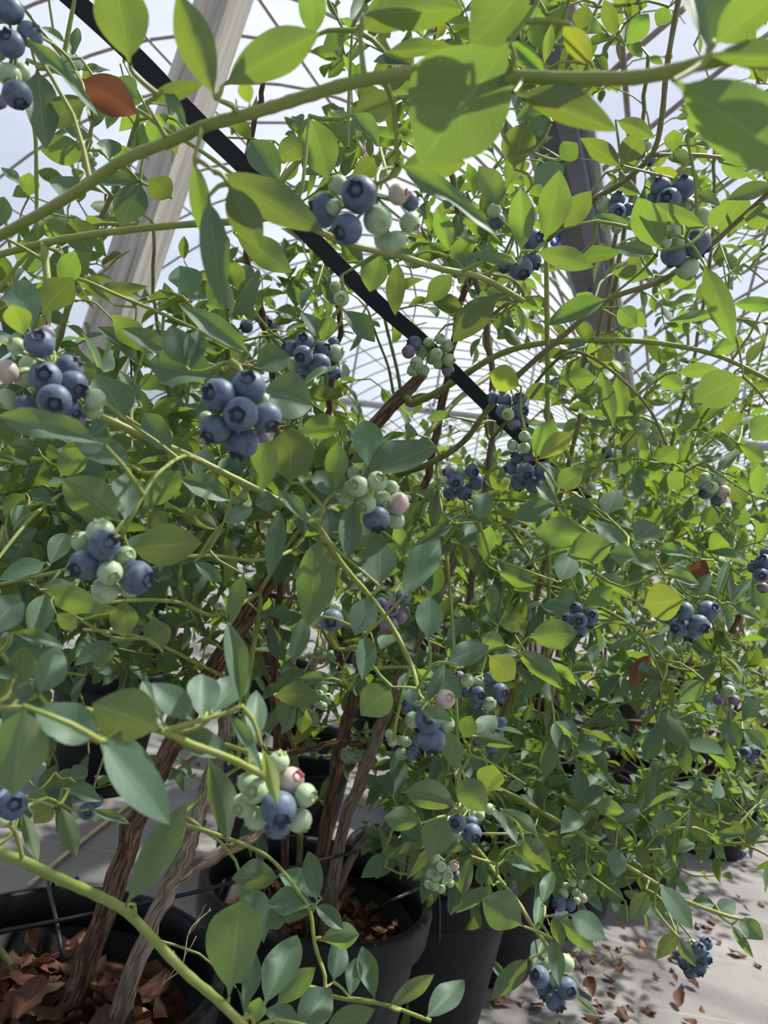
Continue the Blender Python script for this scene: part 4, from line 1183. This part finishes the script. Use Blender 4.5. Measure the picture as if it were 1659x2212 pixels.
# ------------------------------------------------------------------ background bushes
def bg_bush(key, x, y, ncane, ntip, hgt, spread, lsz, label, group):
    base = np.array([x, y, .30])
    bush(key, base, label, group)
    B = BUSH[key]
    ends = []
    for c in range(ncane):
        a = c / ncane * 6.28 + rng.uniform(-.4, .4)
        o = np.array([math.cos(a), math.sin(a), 0])
        top = base + o * spread * rng.uniform(.4, .8) + UP * hgt * rng.uniform(.7, 1.0)
        pts = spline([base + o * .03, base + o * .10 + UP * hgt * .35, top - UP * hgt * .15 - o * spread * .1, top], 4)
        add_branch(key, pts, np.linspace(.009, .004, len(pts)), 'bark', 'stem', 6, .08)
        for p in pts[5:]: ends.append((p, len(B['br']) - 1))
    for t in range(ntip):
        p0, bi = ends[rng.integers(len(ends))]
        out = p0 - base; out[2] = 0
        dr = nrm(nrm(out + 1e-6) * .8 + rng.normal(0, .8, 3) + UP * .15)
        ln = rng.uniform(.12, .42) * (spread / .5)
        path = spline([p0, p0 + dr * ln * .5 + UP * .03, p0 + dr * ln - UP * .03 * rng.random()], 3)
        B['br'][bi]['mb'].tube(path, np.linspace(.0025, .0012, len(path)), 4, 1, 0, False)
        for q in range(6):
            p = path[len(path) - 1 - (q % len(path))] if q < 5 else path[-1]
            ang = q * 2.4 + rng.random()
            e1 = nrm(np.cross(dr, UP + .01)); e2 = np.cross(dr, e1)
            axd = dr * (1.2 if q == 0 else .6) + math.cos(ang) * e1 + math.sin(ang) * e2 + np.array([0, 0, -.1])
            L = rng.uniform(.8, 1.2) * lsz
            ax = nrm(axd); top = nrm(UP * .9 + rng.normal(0, .45, 3)); sd_ = nrm(np.cross(top, ax)); top = np.cross(ax, sd_)
            xx, yy, dd = PROJ(p)
            if rng.random() > dens_at(float(xx), float(yy)) / 3.0: continue
            if kept_clear(float(xx), float(yy), dd, 0): continue
            if not (-350 < xx < 2300 and -100 < yy < 2300): continue
            B['br'][bi]['leaves'].append((mat_from(p, ax, sd_, top, L, L * .5), 'leaf_yellow' if rng.random() < .04 else 'leaf', False, L / dd))
        if rng.random() < .22:
            cp = path[-1] - UP * .02
            n = rng.integers(4, 9)
            pos, bs = [], []
            for q in range(n):
                pos.append(cp + rng.normal(0, .011, 3)); bs.append([0, 0, 0, 'B' if rng.random() < .45 else 'G'])
            cen = np.mean(pos, axis=0)
            B['br'][bi]['clusters'].append((bs, pos, [rng.uniform(.005, .0075) for _ in range(n)], cen, path[-1]))

BGP = [(-.80, 2.59, 'blueberry bush in the separate pot on the grey mat at far left'), (-.14, 2.12, 'blueberry bush seen low between the main stems, in a mulched pot'),
       (-.36, 3.2, None), (.34, 2.85, None), (.16, 3.75, None), (.78, 3.2, None), (.70, 4.3, None), (1.28, 3.9, None), (1.15, 4.9, None), (1.45, 3.05, 'blueberry bush past the tagged pots at the right edge'), (1.9, 3.6, 'last bush of the near row, cut by the right edge'),
       (-1.75, 3.9, None), (-1.25, 4.6, None), (-.7, 5.3, None), (-.1, 6.0, None), (.6, 6.8, None), (1.4, 7.6, None), (2.3, 5.4, None), (2.8, 6.8, None)]
ORD = ['first', 'second', 'third', 'fourth', 'fifth', 'sixth', 'seventh', 'eighth']
for n, (x, y, lab) in enumerate(BGP):
    row = 'next' if 2 <= n < 9 else 'far'
    k = n - 2 if row == 'next' else n - 11
    rl = 'blueberry bush of the %s row behind, %s from the left' % (row, ORD[k]) if lab is None else lab
    plab = {0: 'black pot standing alone on the mat at the left', 1: 'black pot with brown mulch seen between the stems'}.get(n)
    pot(0, 0, plab or ('black pot under the %s bush from the left in the %s row' % (ORD[k], row) if lab is None else 'black pot under the ' + lab[:lab.index(',')] if ',' in lab else 'black pot at the right edge, past the tagged pots'), world=W(x, y), group=None if plab else 'pots of the rows behind')
    near = y < 3.8
    bg_bush('X%d' % n, x, y, 6, 26 if n == 1 else 62 if y < 5 else 48, rng.uniform(1.0, 1.25) if n != 1 else .85, .55, .052 if near else .062,
            rl, None if lab else 'bushes of the rows behind')

# ------------------------------------------------------------------ build the bushes
def put_leaf(mtx, kind, hero, parent):
    if hero: me = LM[kind][rng.integers(len(LM[kind]))]
    elif kind == 'leaf': me = LS[rng.integers(len(LS))]
    else: me = LM[kind][rng.integers(len(LM[kind]))]
    link('leaf', me, parent, mtx)

small = []
for me in LS:
    vv = np.empty(len(me.vertices) * 3); me.vertices.foreach_get('co', vv)
    ff = [list(p.vertices) for p in me.polygons]
    uvf = []
    ul = me.uv_layers['uv'].data
    for p in me.polygons: uvf.append([tuple(ul[l].uv) for l in p.loop_indices])
    small.append((vv.reshape(-1, 3), ff, uvf))

NLEAF = 0
for key, B in BUSH.items():
    root = B['root']
    allr = sorted(((lf[3], bi, li) for bi, br in enumerate(B['br']) for li, lf in enumerate(br['leaves'])), reverse=True)
    cap = 300
    keep = {(bi, li) for _, bi, li in allr[:cap]}
    rest = MB()
    for bi, br in enumerate(B['br']):
        o = link(br['name'], br['mb'].mesh(br['name'], br['mat']), root, under(root))
        for li, (mtx, kind, hero, sz) in enumerate(br['leaves']):
            if (bi, li) in keep:
                put_leaf(mtx, kind, hero, o); NLEAF += 1
            else:
                vv, ff, uvf = small[rng.integers(len(small))]
                mm = np.array(mtx)
                rest.add(vv @ mm[:3, :3].T + mm[:3, 3], ff, uvf)
        for (bs, pos, rad, cen, top) in br['clusters']:
            sb = MB()
            for p, r in zip(pos, rad):
                dirv = nrm((p - cen) + nrm(CAM - p) * .008 - UP * .003)
                st = p - dirv * r * .85
                hub = top * .6 + cen * .4
                sb.tube(spline([top, hub, st], 2), [.0011, .001, .0009, .0009, .0008][:5], 4, 0, 0, False)
            co = link('berry_cluster', sb.mesh('cluster_stalk', M['twig']), root, under(root))
            for b, p, r in zip(bs, pos, rad):
                dirv = nrm((p - cen) + nrm(CAM - p) * .010 + rng.normal(0, .004, 3) - UP * .002)
                q = Vector(dirv).to_track_quat('Z', 'Y').to_matrix().to_4x4()
                mesh = BM[b[3]][0 if rng.random() < .7 else 1]
                link('berry', mesh, co, Matrix.Translation(Vector(p)) @ q @ Matrix.Rotation(rng.uniform(0, 6.28), 4, 'Z') @ Matrix.Diagonal((r, r, r, 1)))
    if rest.n:
        tag(link('foliage', rest.mesh('foliage', M['leaf']), root, under(root)), kind='stuff')

# ------------------------------------------------------------------ dead leaves, fallen fruit, stick, tubes, tags
def dead(p, nz, L, label, group, tan=.12):
    a = rng.uniform(0, 6.28)
    ax = np.array([math.cos(a), math.sin(a), rng.normal(0, .25 * nz)])
    ax = nrm(ax); top = nrm(UP + rng.normal(0, .5 * nz, 3)); sd_ = nrm(np.cross(top, ax)); top = np.cross(ax, sd_)
    me = DT[rng.integers(3)] if rng.random() < tan else DM[rng.integers(8)]
    return tag(link('dead_leaf', me, None, mat_from(p, ax, sd_, top, L, L * rng.uniform(.4, .62))), label, 'dead leaf', group)

for (c, n, sz, lab, grp) in ((pA_, 125, .055, 'crumpled brown dead leaf lying in the nearest left pot', 'dead leaves in the nearest pot'),
                            (pB_, 64, .04, 'curled brown dead leaf on the soil of the bottom centre pot', 'dead leaves in the centre pot'),
                            (pC_, 18, .036, 'brown dead leaf on the soil of the pot behind the centre one', 'dead leaves in the pot behind')):
    s = soil_of(c)
    rr = [q for q in POTS if q[0] is c or np.allclose(q[0], c)][0][1]
    for k in range(n):
        a, q = rng.uniform(0, 6.28), math.sqrt(rng.random()) * (rr * .86 - sz * .5)
        p = s + np.array([math.cos(a) * q, math.sin(a) * q, .012 * (1 - (q / rr) ** 2) + .006 + rng.uniform(0, .026)])
        dead(p, .9, sz * rng.uniform(.6, 1.1), lab, grp)
tan_leaf = s = soil_of(pA_)
t0 = ONZ(40, 2130, s[2] + .045)
dt = dead(np.array([t0[0], t0[1], s[2] + .05]), .2, .055, 'large pale tan dead leaf at the left of the nearest pot', None, 2.0)

cnt = 0
gl = 'small curled brown leaf lying on the grey floor mat by the path'
while cnt < 64:
    x, y = rng.uniform(980, 1659), rng.uniform(1790, 2212)
    if y < 2190 - (x - 1000) * .62: continue
    p = ONZ(x, y, .004)
    if any(np.hypot(*(p[:2] - q[0][:2])) < q[1] * .9 + .02 for q in POTS): continue
    if rng.random() > math.exp(-max(0, min(np.hypot(*(p[:2] - q[0][:2])) for q in POTS[2:6]) - .25) * 1.6): continue
    dead(p + UP * .005, .35, rng.uniform(.02, .055), gl, 'dead leaves on the path', .06); cnt += 1
for x, y in ((330, 1640), (420, 1650), (180, 1700), (60, 1790), (350, 1780), (250, 1655), (700, 1650), (760, 1660), (640, 1640), (480, 1690), (90, 1730), (150, 1830), (280, 1830), (430, 1770)):
    dead(ONZ(x, y, .006), .3, rng.uniform(.016, .032), 'small brown leaf fragment on the mat behind the left pots', 'leaf fragments on the mat')

for k, (x, y, kind, lab) in enumerate(((167, 1896, 'B', 'fallen ripe blueberry on the mat behind the nearest pot'), (241, 1880, 'G', 'pale fallen berry on the mat beside the thick leaning stem'),
                                       (1452, 2095, 'B', 'fallen blueberry on the path below the low right cluster'), (1475, 2130, 'B', 'lower of two fallen blueberries on the path'))):
    p = ONZ(x, y, .0055)
    tag(link('fallen_berry', BM[kind][0], None, Matrix.Translation(Vector(p)) @ Matrix.Rotation(1.1 + k, 4, 'X') @ Matrix.Diagonal((.006, .006, .006, 1))), lab, 'berry')

hose('bamboo_cane', [ONZ(60, 1915, .012), ONZ(180, 1815, .012), ONZ(300, 1722, .012), ONZ(405, 1640, .012), ONZ(440, 1612, .012)], .006,
     'thin pale bamboo cane lying on the mat behind the nearest pot', 'cane', M['bamboo'])
hose('drip_tube', [P(-60, 2024, .93), P(0, 2012, .95), P(130, 1988, .99), P(260, 1962, 1.02), P(400, 1932, 1.06), P(520, 1902, 1.10), P(640, 1872, 1.12), P(760, 1842, 1.16), P(900, 1812, 1.26), P(1020, 1790, 1.4)], .0028,
     'thin black drip tube running across the pots', 'tube', M['black'])
sA, sB = soil_of(pA_), soil_of(pB_)
rimA = ONZ(108, 1908, RIMZ + .004)
hose('feeder_tube', [np.array([rimA[0], rimA[1] + .03, .30]), rimA + (0, .012, .0), rimA + (0, -.01, .006), P(122, 1990, 1.0), P(133, 2060, .97), ONZ(140, 2112, sA[2] + .01)], .0028,
     'black feeder tube hooked over the rim of the nearest pot', 'tube', M['black'])
rimB = ONZ(925, 1930, RIMZ + .004)
hose('feeder_tube', [rimB + (.03, .0, -.07), rimB + (.016, 0, .0), rimB + (-.008, 0, .008), P(880, 1930, 1.2), P(840, 1950, 1.19), ONZ(805, 1972, sB[2] + .012)], .0028,
     'black feeder tube hooked over the right rim of the centre pot', 'tube', M['black'])
for k, dx in enumerate((0, 16, 30)):
    a_, b_ = ONZ(452 - dx * 1.2, 1828 + dx, .36), ONZ(400 - dx, 2010 + dx, .02)
    hose('supply_hose', [ONZ(470 - dx, 1795, .40) + (-.03, .04, 0), a_ + (-.03, .02, 0), (a_ + b_) / 2 + (-.05, .02, 0), b_ + (-.03, 0, 0)], .003,
         ['black hose rising nearest to the left side of the centre pot', 'middle of three black hoses left of the centre pot', 'outermost black hose left of the centre pot'][k], 'hose', M['black'])
# dry weed in the nearest pot
wb = MB()
w0 = ONZ(330, 2205, sA[2] + .01)
wp = spline([w0, P(350, 2130, .86), P(392, 2090, .88), P(410, 2010, .90), P(455, 1965, .92)], 6)
wb.tube(wp, .0008, 4)
for k in range(5, len(wp), 3):
    dr = nrm(rng.normal(0, 1, 3) + UP * .6)
    wb.tube([wp[k], wp[k] + dr * .012, wp[k] + dr * .02 + UP * .004], .0005, 4)
tag(link('dry_weed', wb.mesh('dry_weed', M['bamboo'])), 'thin dry weed stalk growing at the right of the nearest pot', 'weed')
# small green weeds on the path
for k, (x, y, n) in enumerate(((1250, 2065, 16), (1330, 2085, 10), (1090, 2085, 12))):
    b = MB()
    c = ONZ(x, y, 0)
    for q in range(n):
        dr = np.array([rng.normal(0, .03), rng.normal(0, .03), rng.uniform(.015, .05)])
        b.tube(spline([c + rng.normal(0, .012, 3) * (1, 1, 0), c + dr * .6 + UP * .01, c + dr * (1.4, 1.4, .8)], 3), .0007, 4)
    tag(link('grass_tuft', b.mesh('grass_tuft', M['twig'])), ['sparse green weed sprawling on the path below the pale leaf', 'thin weed on the path right of the larger weed', 'shaded weed at the foot of the third pot'][k], 'weed')

# pot tags
def tag_plate(x, y, potc, w, h, label):
    r = RAY(x, y)
    c2 = potc[:2]
    # where the line of sight meets the pot's side
    best_ = None
    for t in np.linspace(.5, 4, 1400):
        q = CAM + r * t
        rad = RPOT * (.78 + .2 * q[2] / .36) + .012
        if np.hypot(*(q[:2] - c2)) < rad: best_ = q; break
    if best_ is None: best_ = CAM + r * 2.0
    nrmv = nrm(np.array([best_[0] - c2[0], best_[1] - c2[1], 0]))
    sx = np.cross(UP, nrmv)
    e = empty('plant_tag', Vector(best_), label, 'tag')
    b = MB(); b.box(best_, sx, nrmv, UP, w / 2, .0008, h / 2)
    link('card', b.mesh('card', M['tagwhite'], False), e, under(e))
    b = MB(); b.box(best_ + nrmv * .0011 - UP * h * .12 - sx * w * .12, sx, nrmv, UP, w * .26, .0005, h * .22)
    link('printed_picture', b.mesh('printed_picture', M['tagblue'], False), e, under(e))
tag_plate(1372, 1858, pF_, .05, .06, 'white tag with a blue patch on the farther pot by the path')
tag_plate(1212, 1982, pE_, .035, .04, 'small white and blue tag low on the nearer pot by the path')
# blue clips on the gutter rail
for (x, y, lab) in ((1198, 518, 'upper small bright blue clip on the dark gutter'), (1266, 632, 'lower small bright blue clip on the dark gutter')):
    r = RAY(x, y)
    t = (ZG - .09 - HCAM) / r[2]
    p = CAM + r * t
    b = MB()
    pts = spline([p + UP * .03, p + CR * .02, p - UP * .03, p - CR * .015 - UP * .01], 4)
    b.tube(pts, .008, 6)
    tag(link('plastic_clip', b.mesh('plastic_clip', M['clip'])), lab, 'clip')
